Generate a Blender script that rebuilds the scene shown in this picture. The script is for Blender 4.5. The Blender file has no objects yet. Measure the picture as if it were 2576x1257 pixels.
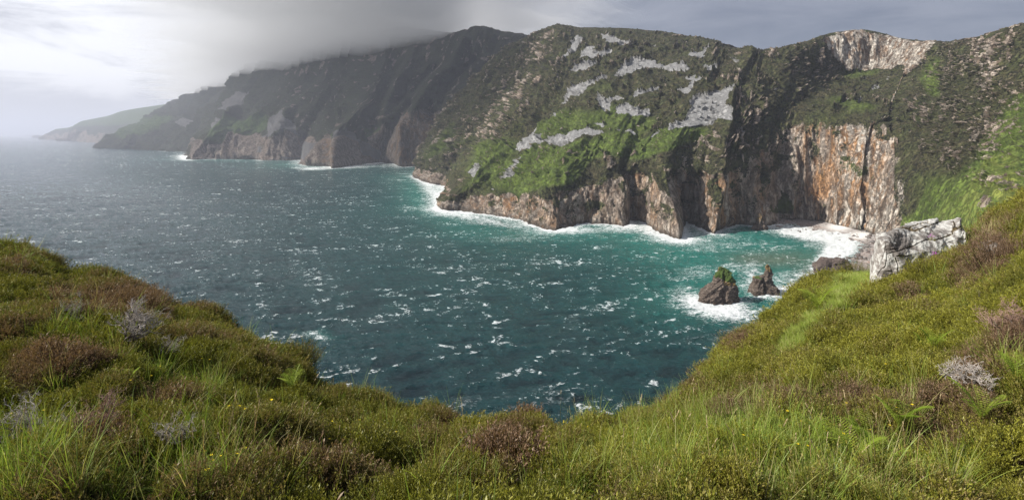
import bpy, bmesh, math, random
import numpy as np
from mathutils import Vector, Euler, Matrix
random.seed(7); RNG = np.random.default_rng(11)
S = bpy.context.scene
COL = bpy.context.collection
CAMH = 160.0; TW, TH, HV = 1.8, 0.8771, 0.2665      # frame width and height as tangents, horizon line

# ---------------------------------------------------------------- helpers
def P3(X, Y, D):
    """a point seen at reference position X,Y (2576x1257 grid) standing D metres ahead"""
    X = np.asarray(X, float); Y = np.asarray(Y, float); D = np.asarray(D, float)
    return np.stack([(X/2576-.5)*TW*D, D, CAMH+(HV-Y/1257)*TH*D], -1)
def proj(p):
    D = np.maximum(p[..., 1], 1e-3)
    return (p[..., 0]/D/TW+.5)*2576, (HV-(p[..., 2]-CAMH)/D/TH)*1257
def DW(Y):  # distance of the sea surface seen at Y
    return CAMH/((np.asarray(Y, float)/1257-HV)*TH)
def sstep(a, b, x):
    t = np.clip((x-a)/(b-a), 0, 1); return t*t*(3-2*t)
_perm = np.random.default_rng(5).permutation(256).astype(np.int32)
_perm = np.concatenate([_perm, _perm])
_g = np.random.default_rng(6).normal(size=(256, 3)); _g = (_g/np.linalg.norm(_g, axis=1)[:, None]).astype(np.float32)
def perlin(x, y, z=0.0):
    x = np.asarray(x, np.float32); y = np.asarray(y, np.float32); z = np.asarray(z, np.float32)+np.zeros_like(x)
    xf, yf, zf = np.floor(x), np.floor(y), np.floor(z)
    xi, yi, zi = xf.astype(np.int32) & 255, yf.astype(np.int32) & 255, zf.astype(np.int32) & 255
    x = x-xf; y = y-yf; z = z-zf
    u, v, w = (t*t*t*(t*(t*6-15)+10) for t in (x, y, z))
    def gr(i, j, k):
        h = _perm[_perm[_perm[(xi+i) & 255]+((yi+j) & 255)]+((zi+k) & 255)]
        g = _g[h]
        return g[..., 0]*(x-i)+g[..., 1]*(y-j)+g[..., 2]*(z-k)
    a = gr(0,0,0)*(1-u)+gr(1,0,0)*u; b = gr(0,1,0)*(1-u)+gr(1,1,0)*u
    c = gr(0,0,1)*(1-u)+gr(1,0,1)*u; d = gr(0,1,1)*(1-u)+gr(1,1,1)*u
    return ((a*(1-v)+b*v)*(1-w)+(c*(1-v)+d*v)*w)*1.7
def fbm(x, y, z=0.0, oct=4, gain=.5):
    s = 0; a = 1; f = 1; n = 0
    for o in range(oct):
        s = s+a*perlin(x*f+17.3*o, y*f-9.1*o, np.asarray(z)*f+5.7*o); n += a; a *= gain; f *= 2.03
    return s/n
def ridged(x, y, z=0.0, oct=3, gain=.5):
    s = 0; a = 1; f = 1; n = 0
    for o in range(oct):
        s = s+a*(1-2.2*np.abs(perlin(x*f+7.3*o, y*f-3.1*o, np.asarray(z)*f+15.7*o))); n += a; a *= gain; f *= 2.1
    return s/n
def inpoly(X, Y, poly):
    out = np.zeros(X.shape, bool); n = len(poly)
    xs = [p[0] for p in poly]; ys = [p[1] for p in poly]
    m = (X > min(xs)) & (X < max(xs)) & (Y > min(ys)) & (Y < max(ys))
    x = X[m]; y = Y[m]; r = np.zeros(x.shape, bool); j = n-1
    for i in range(n):
        c = ((ys[i] > y) != (ys[j] > y)) & (x < (xs[j]-xs[i])*(y-ys[i])/(ys[j]-ys[i]+1e-9)+xs[i])
        r ^= c; j = i
    out[m] = r
    return out
def segdist(X, Y, pts):
    d = np.full(X.shape, 1e9)
    for (a, b), (c, e) in zip(pts[:-1], pts[1:]):
        dx, dy = c-a, e-b; t = np.clip(((X-a)*dx+(Y-b)*dy)/(dx*dx+dy*dy+1e-9), 0, 1)
        d = np.minimum(d, np.hypot(X-a-t*dx, Y-b-t*dy))
    return d
def blur(a, n, it=2):
    for _ in range(it):
        for ax in (0, 1):
            pad = [(0, 0), (0, 0)]; pad[ax] = (n+1, n); c = np.cumsum(np.pad(a, pad, mode='edge'), ax)
            a = (np.take(c, range(2*n+1, c.shape[ax]), ax)-np.take(c, range(0, c.shape[ax]-2*n-1), ax))/(2*n+1)
    return a
def pchip(x, y, xn):
    """monotone cubic along axis 0; y (n,...)"""
    x = np.asarray(x, float); y = np.asarray(y, float); h = np.diff(x)
    hh = h.reshape((-1,)+(1,)*(y.ndim-1)); dl = np.diff(y, axis=0)/hh
    m = np.zeros_like(y); a, b = dl[:-1], dl[1:]
    w1 = 2*hh[1:]+hh[:-1]; w2 = hh[1:]+2*hh[:-1]
    with np.errstate(all='ignore'):
        mm = (w1+w2)/(w1/a+w2/b)
    m[1:-1] = np.where(a*b > 0, mm, 0); m[0] = dl[0]; m[-1] = dl[-1]; m = np.nan_to_num(m)
    k = np.clip(np.searchsorted(x, xn, side='right')-1, 0, len(x)-2)
    t = (xn-x[k])/h[k]; sh = (-1,)+(1,)*(y.ndim-1); t = t.reshape(sh); hk = h[k].reshape(sh)
    return ((2*t**3-3*t**2+1)*y[k]+(t**3-2*t**2+t)*hk*m[k]+(-2*t**3+3*t**2)*y[k+1]+(t**3-t**2)*hk*m[k+1])
def grid_mesh(name, V, mat, attrs=None, kind='structure', smooth=True, flip=False, closed=False):
    n, m, _ = V.shape
    me = bpy.data.meshes.new(name); me.vertices.add(n*m)
    me.vertices.foreach_set('co', np.ascontiguousarray(V.reshape(-1), np.float32))
    i = np.arange(n-1)[:, None]; mm = m if closed else m-1; j = np.arange(mm)[None, :]; j2 = (j+1) % m
    q = np.stack([i*m+j, i*m+j2, (i+1)*m+j2, (i+1)*m+j], -1).reshape(-1, 4)
    if flip: q = q[:, ::-1]
    set_faces(me, q, smooth)
    for k, a in (attrs or {}).items():
        at = me.attributes.new(k, 'FLOAT', 'POINT'); at.data.foreach_set('value', np.ascontiguousarray(a.reshape(-1), np.float32))
    o = bpy.data.objects.new(name, me); COL.objects.link(o); me.materials.append(mat)
    if kind: o['kind'] = kind
    return o
def set_faces(me, q, smooth=True):
    q = np.ascontiguousarray(q, np.int32); k = q.shape[1]
    me.loops.add(q.size); me.loops.foreach_set('vertex_index', q.reshape(-1))
    me.polygons.add(len(q)); me.polygons.foreach_set('loop_start', np.arange(0, q.size, k, dtype=np.int32))
    me.polygons.foreach_set('loop_total', np.full(len(q), k, np.int32))
    me.polygons.foreach_set('use_smooth', np.full(len(q), smooth, bool))
    me.update(calc_edges=True); me.validate()
def tri_mesh(name, V, F, mat, smooth=False, attrs=None):
    me = bpy.data.meshes.new(name); me.vertices.add(len(V)); me.vertices.foreach_set('co', np.ascontiguousarray(V, np.float32).reshape(-1))
    set_faces(me, F, smooth)
    for k, a in (attrs or {}).items():
        at = me.attributes.new(k, 'FLOAT', 'POINT'); at.data.foreach_set('value', np.ascontiguousarray(a.reshape(-1), np.float32))
    me.materials.append(mat); return me
def link(name, me, label=None, cat=None, group=None, parent=None, kind=None):
    o = bpy.data.objects.new(name, me); COL.objects.link(o)
    if label: o['label'] = label
    if cat: o['category'] = cat
    if group: o['group'] = group
    if kind: o['kind'] = kind
    if parent: o.parent = parent
    return o
def gnormals(V):
    du = np.gradient(V, axis=0); dv = np.gradient(V, axis=1); n = np.cross(du, dv)
    return n/(np.linalg.norm(n, axis=-1, keepdims=True)+1e-9)

# node helper
class N:
    def __init__(s, mat):
        s.t = mat.node_tree; s.n = s.t.nodes; s.l = s.t.links
    def node(s, typ, **kw):
        nd = s.n.new(typ)
        for k, v in kw.items(): setattr(nd, k, v)
        return nd
    def put(s, sock, v):
        if hasattr(v, 'is_output') or isinstance(v, bpy.types.NodeSocket): s.l.new(v, sock)
        elif v is not None: sock.default_value = v
    def math(s, op, a, b=None, c=None, clamp=False):
        m = s.node('ShaderNodeMath', operation=op, use_clamp=clamp); s.put(m.inputs[0], a)
        if b is not None: s.put(m.inputs[1], b)
        if c is not None: s.put(m.inputs[2], c)
        return m.outputs[0]
    def noise(s, vec, scale, detail=4, rough=.55, dist=0.0, out=0):
        m = s.node('ShaderNodeTexNoise'); s.put(m.inputs['Vector'], vec); m.inputs['Scale'].default_value = scale
        m.inputs['Detail'].default_value = detail; m.inputs['Roughness'].default_value = rough; m.inputs['Distortion'].default_value = dist
        return m.outputs[out]
    def attr(s, name, typ='GEOMETRY'):
        m = s.node('ShaderNodeAttribute', attribute_name=name, attribute_type=typ); return m.outputs['Fac']
    def ramp(s, fac, a, b):
        m = s.node('ShaderNodeMapRange', interpolation_type='SMOOTHSTEP'); s.put(m.inputs[0], fac); s.put(m.inputs[1], a); s.put(m.inputs[2], b); return m.outputs[0]
    def mix(s, f, a, b, blend='MIX'):
        m = s.node('ShaderNodeMix', data_type='RGBA', blend_type=blend); s.put(m.inputs[0], f)
        for k, v in ((6, a), (7, b)):
            s.put(m.inputs[k], v if not isinstance(v, tuple) else (*v, 1)[:4])
        return m.outputs[2]
    def map(s, vec, scale=(1,1,1), rot=(0,0,0), loc=(0,0,0)):
        m = s.node('ShaderNodeMapping'); s.put(m.inputs[0], vec); m.inputs[1].default_value = loc
        m.inputs[2].default_value = rot; m.inputs[3].default_value = scale; return m.outputs[0]
    def coord(s, k='Object'): return s.node('ShaderNodeTexCoord').outputs[k]
    def bump(s, h, dist, strength=1.0, normal=None):
        m = s.node('ShaderNodeBump'); m.inputs['Strength'].default_value = strength; m.inputs['Distance'].default_value = dist
        s.put(m.inputs['Height'], h); s.put(m.inputs['Normal'], normal); return m.outputs[0]
def new_mat(name):
    m = bpy.data.materials.new(name); m.use_nodes = True; k = N(m); b = m.node_tree.nodes['Principled BSDF']
    b.inputs['Specular IOR Level'].default_value = .25; b.inputs['Roughness'].default_value = .85
    return m, k, b

# ---------------------------------------------------------------- camera, render, light
cam = bpy.data.objects.new('camera', bpy.data.cameras.new('camera')); COL.objects.link(cam); S.camera = cam
cam.location = (0, 0, CAMH); cam.rotation_euler = (math.radians(90), 0, 0)
cam.data.sensor_width = 36; cam.data.lens = 36/TW; cam.data.shift_y = -(0.5-HV)*499/1024
cam.data.clip_start = .1; cam.data.clip_end = 200000
S.view_settings.view_transform = 'Standard'; S.view_settings.look = 'None'; S.view_settings.gamma = 1; S.view_settings.exposure = 0.55
S.render.engine = 'CYCLES'; S.cycles.use_denoising = True
S.cycles.max_bounces = 5; S.cycles.diffuse_bounces = 2; S.cycles.glossy_bounces = 2; S.cycles.transmission_bounces = 2; S.cycles.volume_bounces = 1; S.cycles.transparent_max_bounces = 6
SUN_AZ, SUN_EL = math.radians(-97), math.radians(38)
sd = Vector((math.sin(SUN_AZ)*math.cos(SUN_EL), math.cos(SUN_AZ)*math.cos(SUN_EL), math.sin(SUN_EL)))
sun = bpy.data.objects.new('sun', bpy.data.lights.new('sun', 'SUN')); COL.objects.link(sun)
sun.data.energy = 5.0; sun.data.angle = math.radians(.6); sun.data.color = (1, .95, .86); sun.rotation_euler = sd.to_track_quat('Z', 'Y').to_euler()
sun.location = (0, 0, 900)
w = bpy.data.worlds.new('World'); S.world = w; w.use_nodes = True
k = N(w); bg = k.n['Background']
sky = k.node('ShaderNodeTexSky', sky_type='NISHITA', sun_disc=False, sun_elevation=SUN_EL, sun_rotation=SUN_AZ)
g = k.coord('Generated'); sx = k.node('ShaderNodeSeparateXYZ'); k.put(sx.inputs[0], g)
x, y, z = sx.outputs
# overcast: bright and torn towards the sun on the left, a dark rain-blue sheet to the right
wv = k.map(g, (1, 1, 2.6))
n1 = k.noise(wv, 1.7, 6, .55, .4); n2 = k.noise(k.map(g, (1, 1, 4.5), loc=(3, 1, 0)), 3.5, 6, .6, .6)
side = k.math('ADD', x, k.math('MULTIPLY', k.math('SUBTRACT', n1, .5), .42))
f1 = k.ramp(side, -.60, -.12)
f2 = k.ramp(side, -.02, .46)
tear = k.math('ADD', n2, k.math('MULTIPLY', k.math('SUBTRACT', n1, .5), .9))
bright = k.mix(k.ramp(tear, .34, .60), (.37, .38, .43), (.76, .76, .79))
lowz = k.ramp(z, .10, .0)
bright = k.mix(k.math('MULTIPLY', lowz, .85), bright, (.50, .50, .55))
mid = k.mix(k.ramp(n2, .35, .65), (.185, .20, .245), (.30, .315, .365))
c = k.mix(f1, bright, mid); c = k.mix(f2, c, k.mix(k.math('MULTIPLY', k.ramp(k.math('ADD', z, k.math('MULTIPLY', k.math('SUBTRACT', n2, .5), .5)), .03, .28), 1.0), (.080, .100, .148), (.185, .20, .25)))
c = k.mix(k.math('MULTIPLY', k.ramp(z, .25, .8), .85), c, (.19, .22, .27))
skc = k.mix(1.0, sky.outputs[0], (.1, .1, .1), 'MULTIPLY')
c = k.mix(.93, skc, c)
k.put(bg.inputs[0], c); bg.inputs[1].default_value = 1.0
# ---------------------------------------------------------------- terrain material
def terrain_material(name, pal, sc=1.0, bumpd=1.0):
    m, k, b = new_mat(name); co = k.coord('Object')
    nf = k.noise(co, .35*sc, 6, .65); nm = k.noise(co, .045*sc, 5, .6); ns = k.noise(k.map(co, (1, 1, .22)), .11*sc, 5, .56, .4)
    nst = k.noise(k.map(co, (1, 1, .10)), .05*sc, 4, .6, .3)
    rock, scree, green, orange, pale = (k.attr(a) for a in ('rock', 'scree', 'green', 'orange', 'pale'))
    nv = k.noise(co, .13*sc, 6, .7, .5)
    turf = k.mix(k.ramp(nm, .35, .65), pal['turf'], pal['heath'])
    turf = k.mix(k.math('MULTIPLY', k.ramp(nv, .56, .70), .55), turf, pal['straw'])
    turf = k.mix(k.ramp(k.math('ADD', k.math('MULTIPLY', nf, .5), k.math('MULTIPLY', nv, .5)), .53, .44), turf, pal['heath2'])
    gr = k.mix(k.ramp(nm, .4, .68), pal['green'], pal['green2'])
    gr = k.mix(k.math('MULTIPLY', k.ramp(nv, .47, .60), .75), gr, pal['turf'])
    gr = k.mix(k.math('MULTIPLY', k.ramp(nf, .50, .62), .5), gr, pal['heath2'])
    gr = k.mix(k.math('MULTIPLY', k.ramp(green, 1.0, 1.7), k.ramp(nv, .38, .56)), gr, (.235, .265, .060))
    veg = k.mix(k.ramp(k.math('ADD', green, k.math('MULTIPLY', k.math('SUBTRACT', nv, .5), .9)), .25, .75), turf, gr)
    rk = k.mix(k.ramp(ns, .36, .62), pal['rock'], pal['rock2'])
    rk = k.mix(k.math('MULTIPLY', orange, k.ramp(nst, .42, .60)), rk, pal['orange'])
    rk = k.mix(k.math('MULTIPLY', pale, k.ramp(ns, .40, .62)), rk, pal['pale'])
    rk = k.mix(k.math('MULTIPLY', k.ramp(k.math('ADD', k.math('MULTIPLY', nf, .35), k.math('MULTIPLY', nst, .65)), .58, .68), .6), rk, pal['dark'])
    ck = k.math('ABSOLUTE', k.math('SUBTRACT', k.noise(k.map(co, (1, 1, .35), (0, .25, 0)), .10*sc, 6, .7, .8), .5)); ck2 = k.math('ABSOLUTE', k.math('SUBTRACT', k.noise(k.map(co, (1, 1, .6), (.3, 0, .5)), .045*sc, 6, .7, 1.2), .5))
    rk = k.mix(k.math('MULTIPLY', k.ramp(ck, .030, .0), .5), rk, pal['dark']); rk = k.mix(k.math('MULTIPLY', k.ramp(ck2, .03, .0), .8), rk, pal['dark'])
    scr = k.mix(k.ramp(nf, .3, .7), pal['scree'], pal['scree2'])
    # crisp edge between turf and rock
    e = k.ramp(k.math('ADD', rock, k.math('MULTIPLY', k.math('SUBTRACT', nf, .5), .7)), .42, .58)
    c = k.mix(e, veg, rk)
    es = k.ramp(k.math('ADD', scree, k.math('ADD', k.math('MULTIPLY', k.math('SUBTRACT', nf, .5), .5), k.math('MULTIPLY', k.math('SUBTRACT', nv, .5), 1.1))), .38, .56)
    c = k.mix(es, c, scr)
    wet = k.attr('wet'); c = k.mix(k.math('MULTIPLY', wet, .75), c, pal['wet'])
    k.put(b.inputs['Base Color'], c)
    k.put(b.inputs['Normal'], k.bump(k.math('ADD', k.math('ADD', nf, k.math('MULTIPLY', ns, 1.8)), k.math('ADD', k.math('MULTIPLY', nv, 1.3), k.ramp(ck, .0, .06))), bumpd*1.9, 1.0))
    b.inputs['Roughness'].default_value = .9; b.inputs['Specular IOR Level'].default_value = .15
    return m
PAL = dict(turf=(.080, .090, .034), heath=(.090, .078, .044), heath2=(.018, .020, .012), straw=(.14, .125, .062), green=(.100, .145, .030), green2=(.165, .225, .045),
           rock=(.19, .142, .106), rock2=(.41, .335, .275), orange=(.46, .24, .10), pale=(.62, .57, .50), dark=(.060, .048, .040),
           scree=(.22, .217, .215), scree2=(.42, .415, .415), wet=(.05, .038, .028))
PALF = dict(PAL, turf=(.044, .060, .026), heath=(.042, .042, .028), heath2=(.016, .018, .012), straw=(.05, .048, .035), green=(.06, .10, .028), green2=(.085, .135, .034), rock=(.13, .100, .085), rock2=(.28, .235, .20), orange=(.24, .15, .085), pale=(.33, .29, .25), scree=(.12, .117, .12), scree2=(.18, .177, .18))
M_LAND = terrain_material('headland_rock_and_turf', PAL, 1.0, 1.0)
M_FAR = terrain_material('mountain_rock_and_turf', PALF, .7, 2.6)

def loft(cols, nu, nv, rowsplit, under=25.0, back=None):
    """cols: list of [(X,Y) waterline, (X,Y,D) ...up to the skyline]. Returns V (nu,nv,3), row parameter, column metres."""
    C = []
    for c in cols:
        x0, y0 = c[0][:2]; d0 = c[0][2] if len(c[0]) > 2 else DW(y0)
        C.append([P3(x0, y0, d0)]+[P3(*q) for q in c[1:]])
    C = np.array(C)                                              # (nc, nr, 3)
    w0 = C[:, 0].copy(); w0[:, 2] = -under; w0[:, 1] -= 6         # a skirt below the water
    dirs = C[:, -1]-C[:, -2]; dirs[:, 2] = 0; dirs /= np.linalg.norm(dirs, axis=1)[:, None]+1e-9
    b1 = C[:, -1]+dirs*back[0]; b1[:, 2] -= back[1]; b2 = C[:, -1]+dirs*back[0]*3; b2[:, 2] -= back[1]*5
    C = np.concatenate([w0[:, None], C, b1[:, None], b2[:, None]], 1)
    nc, nr = C.shape[:2]
    px, py = proj(C[:, 1:-2]); seg = np.hypot(np.diff(px, axis=0), np.diff(py, axis=0)).mean(1)+4
    t = np.concatenate([[0], np.cumsum(seg)]); tn = np.linspace(0, t[-1], nu)
    A = pchip(t, C, tn)
    rs = np.array([0]+list(np.cumsum(rowsplit)), float); rn = []
    for a, bq, cnt in zip(range(nr-1), range(1, nr), rowsplit): rn.append(np.linspace(a, bq, int(cnt*nv/sum(rowsplit)), endpoint=False))
    rn = np.concatenate(rn+[[nr-1.0]])
    V = pchip(np.arange(nr), np.swapaxes(A, 0, 1), rn); V = np.swapaxes(V, 0, 1)
    u = np.concatenate([[0], np.cumsum(np.linalg.norm(np.diff(V[:, len(rn)//3, :2], axis=0), axis=1))])
    dv = np.linalg.norm(np.diff(V, axis=1), axis=2); dvm = np.concatenate([np.zeros((V.shape[0], 1)), np.cumsum(dv, 1)], 1)
    return V, np.broadcast_to(rn[None], V.shape[:2])-1.0, np.broadcast_to(u[:, None], V.shape[:2]), dvm
def tri(k, x0): return lambda *p: [(x0+a*.5003, b*.5) for a, b in p]
c1, c2, c3, c4 = (lambda *p, o=o: [(o+a*.5003, b*.5) for a, b in p] for o in (0, 644, 1288, 1932))

# ================================================================ the near headland and the bay behind it
HC = [
 [(1095,425),(1125,380,2650),(1190,300,2650),(1290,200,2550),(1392,92,2350)],
 [(1046,441),(1053,416,2230),(1085,352,2200),(1160,245,2150),(1360,92,2080)],
 [(1083,462),(1092,430,1850),(1150,345,1850),(1235,230,1900),(1385,74,2000)],
 [(1123,474),(1136,445,1690),(1200,350,1700),(1290,225,1800),(1400,65,1950)],
 [(1111,528),(1140,484,1230),(1240,370,1350),(1340,215,1600),(1418,63,1900)],
 [(1189,535),(1200,488,1200),(1290,370,1270),(1380,215,1520),(1440,66,1880)],
 [(1269,550),(1280,485,1110),(1360,365,1190),(1430,210,1480),(1475,70,1860)],
 [(1323,562),(1330,482,1050),(1400,360,1150),(1480,200,1450),(1520,71,1850)],
 [(1408,578),(1405,480,1000),(1470,355,1110),(1540,195,1420),(1570,73,1850)],
 [(1470,565),(1475,465,1030),(1520,350,1100),(1590,190,1400),(1620,77,1850)],
 [(1560,568),(1560,445,1015),(1580,345,1080),(1650,185,1380),(1680,83,1820)],
 [(1612,562),(1610,430,1030),(1640,335,1080),(1710,180,1350),(1740,95,1780)],
 [(1698,598),(1675,420,960),(1700,330,1050),(1770,185,1300),(1810,108,1700)],
 [(1737,566),(1742,420,1010),(1770,310,1070),(1820,190,1260),(1850,125,1600)],
 [(1790,588),(1790,440,950),(1830,310,1040),(1860,200,1220),(1885,122,1450)],
 [(1860,570),(1860,400,990),(1890,290,1060),(1910,195,1200),(1925,128,1400)],
 [(1930,576),(1910,370,1030),(1940,270,1100),(1950,190,1200),(1965,122,1350)],
 [(1965,557),(1975,320,1065),(2010,240,1170),(2020,175,1260),(2030,105,1330)],
 [(2057,562),(2060,305,1045),(2080,230,1200),(2090,172,1310),(2100,82,1360)],
 [(2132,578),(2130,310,1000),(2150,240,1180),(2160,172,1310),(2165,75,1350)],
 [(2182,590),(2200,315,950),(2220,250,1120),(2230,170,1280),(2250,92,1330)],
 [(2215,600),(2242,340,910),(2270,260,1050),(2300,170,1190),(2320,103,1260)],
 [(2250,640),(2300,400,810),(2340,290,930),(2370,190,1060),(2390,104,1150)],
 [(2310,720),(2400,470,610),(2430,340,720),(2450,200,880),(2470,92,1000)],
 [(2420,800),(2520,520,490),(2540,380,580),(2560,220,740),(2576,60,880)],
 [(2600,860),(2700,560,430),(2720,400,500),(2740,230,650),(2760,40,800)],
 [(2900,900),(2980,600,380),(3000,420,450),(3020,230,600),(3040,30,750)],
]
V, R, U, DV = loft(HC, 1150, 520, [14, 170, 90, 110, 110, 16, 10], back=(260, 25))
X0, Y0 = proj(V)
nrm = gnormals(V); 
if nrm[600, 250, 1] > 0: nrm = -nrm
out = nrm.copy(); out[..., 2] *= .35; out /= np.linalg.norm(out, axis=-1, keepdims=True)
x, y, z = V[..., 0], V[..., 1], V[..., 2]
wx = X0+19*fbm(x/45, y/45, z/45, 6, .68); wy = Y0+12*fbm(x/45+31, y/45, z/45+9, 6, .68)-9*np.abs(fbm(U/14, DV/260, 3, 3, .6))
edge = fbm(U/55, DV/90, 3, 4, .6)
cliff = sstep(1.12, .86, R+.22*edge)*sstep(2330, 2230, X0)            # 1 on the sea cliff
crag = inpoly(wx, wy, c4((250,205),(370,160),(460,145),(600,180),(720,205),(850,205),(835,265),(765,345),(705,390),(690,335),(560,345),(460,348),(400,352),(330,300))).astype(float)
crag2 = np.zeros_like(crag)
for pl in (c4((90,310),(200,225),(290,200),(310,330),(350,345),(270,430),(225,420),(200,360),(190,440),(120,480),(105,360)),
           c4((-10,240),(60,235),(95,270),(40,330),(-10,350)), c4((1000,180),(1300,110),(1300,260),(1180,380),(1120,420),(1090,330),(1040,300)),
           c4((690,500),(770,480),(830,560),(830,640),(760,640),(690,600)), c4((1090,480),(1180,560),(1190,680),(1130,690),(1090,600)),
           c4((940,780),(1000,700),(1040,780),(960,835)), c4((1100,700),(1160,740),(1120,820)), c4((850,770),(880,750),(860,830)),
           c4((1200,640),(1287,540),(1287,600),(1180,730)), c4((1010,520),(1050,505),(1040,560),(1000,580)),c4((1060,990),(1150,970),(1150,1040),(1080,1050)),
           c4((480,590),(560,570),(640,620),(660,700),(600,720),(480,700)),
           c3((110,280),(170,150),(260,130),(265,160),(215,250),(150,340),(130,350)), c3((950,390),(1080,360),(1075,400),(960,430)),
           c3((460,170),(600,200),(620,240),(560,260),(480,230)), c3((1060,380),(1140,350),(1150,430),(1090,440)), c3((420,300),(560,280),(560,350),(500,340)),
           c2((1120,700),(1160,600),(1287,430),(1287,560),(1240,700),(1170,720)), c3((0,420),(60,380),(130,400),(100,480),(30,590),(0,560)),
           c3((560,760),(620,720),(640,800),(600,830)), c3((460,760),(520,740),(540,850),(470,860)), c3((880,700),(1100,640),(1200,640),(1287,700),(1287,900),(900,900),(820,800)),
           c3((1100,420),(1220,430),(1287,520),(1287,640),(1100,600))):
    crag2 = np.maximum(crag2, inpoly(wx, wy, pl).astype(float))
crag2 = blur(crag2, 6, 2)
scree = np.zeros_like(crag)
for pl in (c3((255,510),(300,440),(430,395),(490,368),(485,402),(400,440),(350,492)),
           c3((515,385),(560,330),(610,288),(720,300),(760,330),(850,308),(900,330),(870,362),(780,345),(680,330),(600,362),(560,384)),
           c3((430,472),(490,500),(540,480),(555,505),(500,515),(500,560),(475,572),(450,530)), c3((522,585),(540,530),(580,520),(640,550),(695,545),(697,578),(640,582),(560,584)),
           c3((788,662),(820,620),(870,600),(905,540),(890,530),(930,480),(970,472),(1000,465),(1040,460),(1107,428),(1080,480),(1075,605),(1030,590),(1000,628),(950,620),(860,645)),
           c3((818,445),(880,430),(905,400),(865,385),(960,382),(962,402),(912,420),(900,460),(860,472)), c3((8,757),(60,690),(132,622),(112,680),(167,673),(160,722),(60,752)),
           c3((160,718),(200,695),(300,658),(350,652),(420,648),(470,665),(330,695),(250,740),(200,727)), c3((-8,870),(40,790),(58,800),(30,850),(8,885)),
           c3((245,300),(290,230),(320,175),(360,190),(320,250),(270,290)), c3((345,295),(370,235),(410,240),(430,265),(515,253),(480,278),(410,300)),
           c3((295,358),(330,320),(422,308),(410,345)), c3((610,492),(620,453),(680,460),(745,438),(742,462),(650,482)), c3((680,687),(762,643),(745,668)),
           c3((560,655),(600,648),(635,685)), c3((195,585),(220,562),(228,580)), c3((188,827),(258,772),(240,798)), c3((870,277),(950,250),(995,238),(960,277),(900,283)),
           c3((955,322),(1040,330),(1010,348)), c3((1110,330),(1160,290),(1130,340)), c3((1110,300),(1160,260),(1150,285)), c3((450,170),(520,180),(620,235),(560,235),(480,215)), c3((680,235),(720,228),(725,247)),
           c3((400,620),(460,615),(455,632)), c3((520,650),(550,650),(548,668)), c3((1150,635),(1180,660),(1160,670)), c3((965,340),(1030,320),(990,355)),
           c2((1070,862),(1132,797),(1105,850),(1155,818),(1095,892)), c2((1225,892),(1290,835),(1290,885),(1230,912)), c2((1168,952),(1207,922),(1192,952)),
           c4((10,468),(50,432),(35,465)), c4((385,500),(410,497),(400,512)), c4((440,520),(475,480),(462,515)), c4((510,465),(560,418),(548,440)), c4((470,395),(512,385),(500,408)), c4((590,405),(612,368),(605,395))):
    scree = np.maximum(scree, inpoly(wx, wy, pl).astype(float))
stream = sstep(3.2, 1.2, segdist(wx*.5+X0*.5, wy*.5+Y0*.5, c4((735,225),(720,300),(700,385),(680,430),(655,480),(635,520),(630,565))))
green = .05+(.30+.35*sstep(2.7, 1.6, R))*sstep(-.1, .5, fbm(x/120, y/120, z/80, 4))
for pl, g_ in ((c3((-20,935),(0,880),(60,770),(150,740),(260,740),(420,690),(520,665),(640,680),(620,790),(500,760),(400,800),(350,850),(300,920),(200,940),(50,960)), 1.0),
           (c3((610,800),(640,700),(740,655),(900,640),(1000,635),(930,690),(820,740),(700,780)), 1.0), (c2((850,810),(920,680),(1020,610),(990,690),(900,800)), .8),
           (c2((1050,860),(1130,740),(1290,690),(1290,850),(1200,900),(1010,960)), .75), (c2((1180,640),(1100,560),(1287,400),(1400,480),(1300,620)), .35), (c3((100,650),(250,540),(420,560),(520,520),(750,580),(700,660),(400,650),(180,700)), .7),
           (c3((260,500),(500,480),(760,560),(560,470),(500,400)), .5), (c4((350,350),(600,340),(560,380),(420,400)), .6), (c4((760,400),(860,260),(880,330),(860,500),(800,470)), .8),
           (c4((760,990),(850,920),(930,900),(880,990),(740,1060)), .9), (c4((640,1120),(800,1060),(1000,960),(1160,760),(1300,640),(1300,1000),(1100,1100),(980,1170),(700,1170)), .9),
           (c4((860,900),(1000,820),(1100,720),(1290,450),(1290,800),(1000,1000),(800,1000)), .6), (c4((1150,860),(1287,700),(1287,900),(1200,960)), 1.0), (c4((20,1060),(60,960),(100,980),(90,1060)), .8),
           (c3((960,1000),(1010,1000),(1010,1060),(970,1080)), .6)):
    green = np.maximum(green, g_*inpoly(wx, wy, pl))
slopebreak = sstep(.12, .42, fbm(U/26, DV/60, 8, 4, .6))          # broken outcrops in the turf
upper = sstep(.9, 1.3, R)
speck = sstep(np.where(X0 > 2330, .10, .26), np.where(X0 > 2330, .30, .46), np.where(X0 > 2330, fbm(x/8, y/8, z/10, 3, .6), fbm(U/7, DV/16, 8.8, 3, .6))+.45*fbm(U/60+5, DV/90, 1.8, 3))
rock = np.clip(np.maximum.reduce([cliff*(.70+.60*fbm(U/30, DV/55, 1, 5, .7)), crag, crag2*(.30+.75*np.maximum(slopebreak, speck)), upper*slopebreak*(.34+.22*sstep(2.2, 3.6, R)), upper*speck*.56]), 0, 1)
leftupper = inpoly(wx, wy, [(1040,440),(1100,250),(1300,100),(1420,62),(1470,100),(1330,300),(1150,420)]).astype(float)
crag2 = crag2; rock = np.maximum(rock, leftupper*np.maximum(slopebreak, speck)*.66)
vegcl = sstep(-.02, .3, fbm(U/40+9, DV/38, 2, 5, .68))*sstep(.12, .8, R)  # turf ledges creeping down the cliff
rock = rock*(1-.95*vegcl*cliff*(1-sstep(1950, 2020, X0)*.55)); rock = np.where(inpoly(wx, wy, c4((20,1060),(60,950),(100,980),(95,1060),(30,1070))) > 0, .1, rock)
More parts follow.
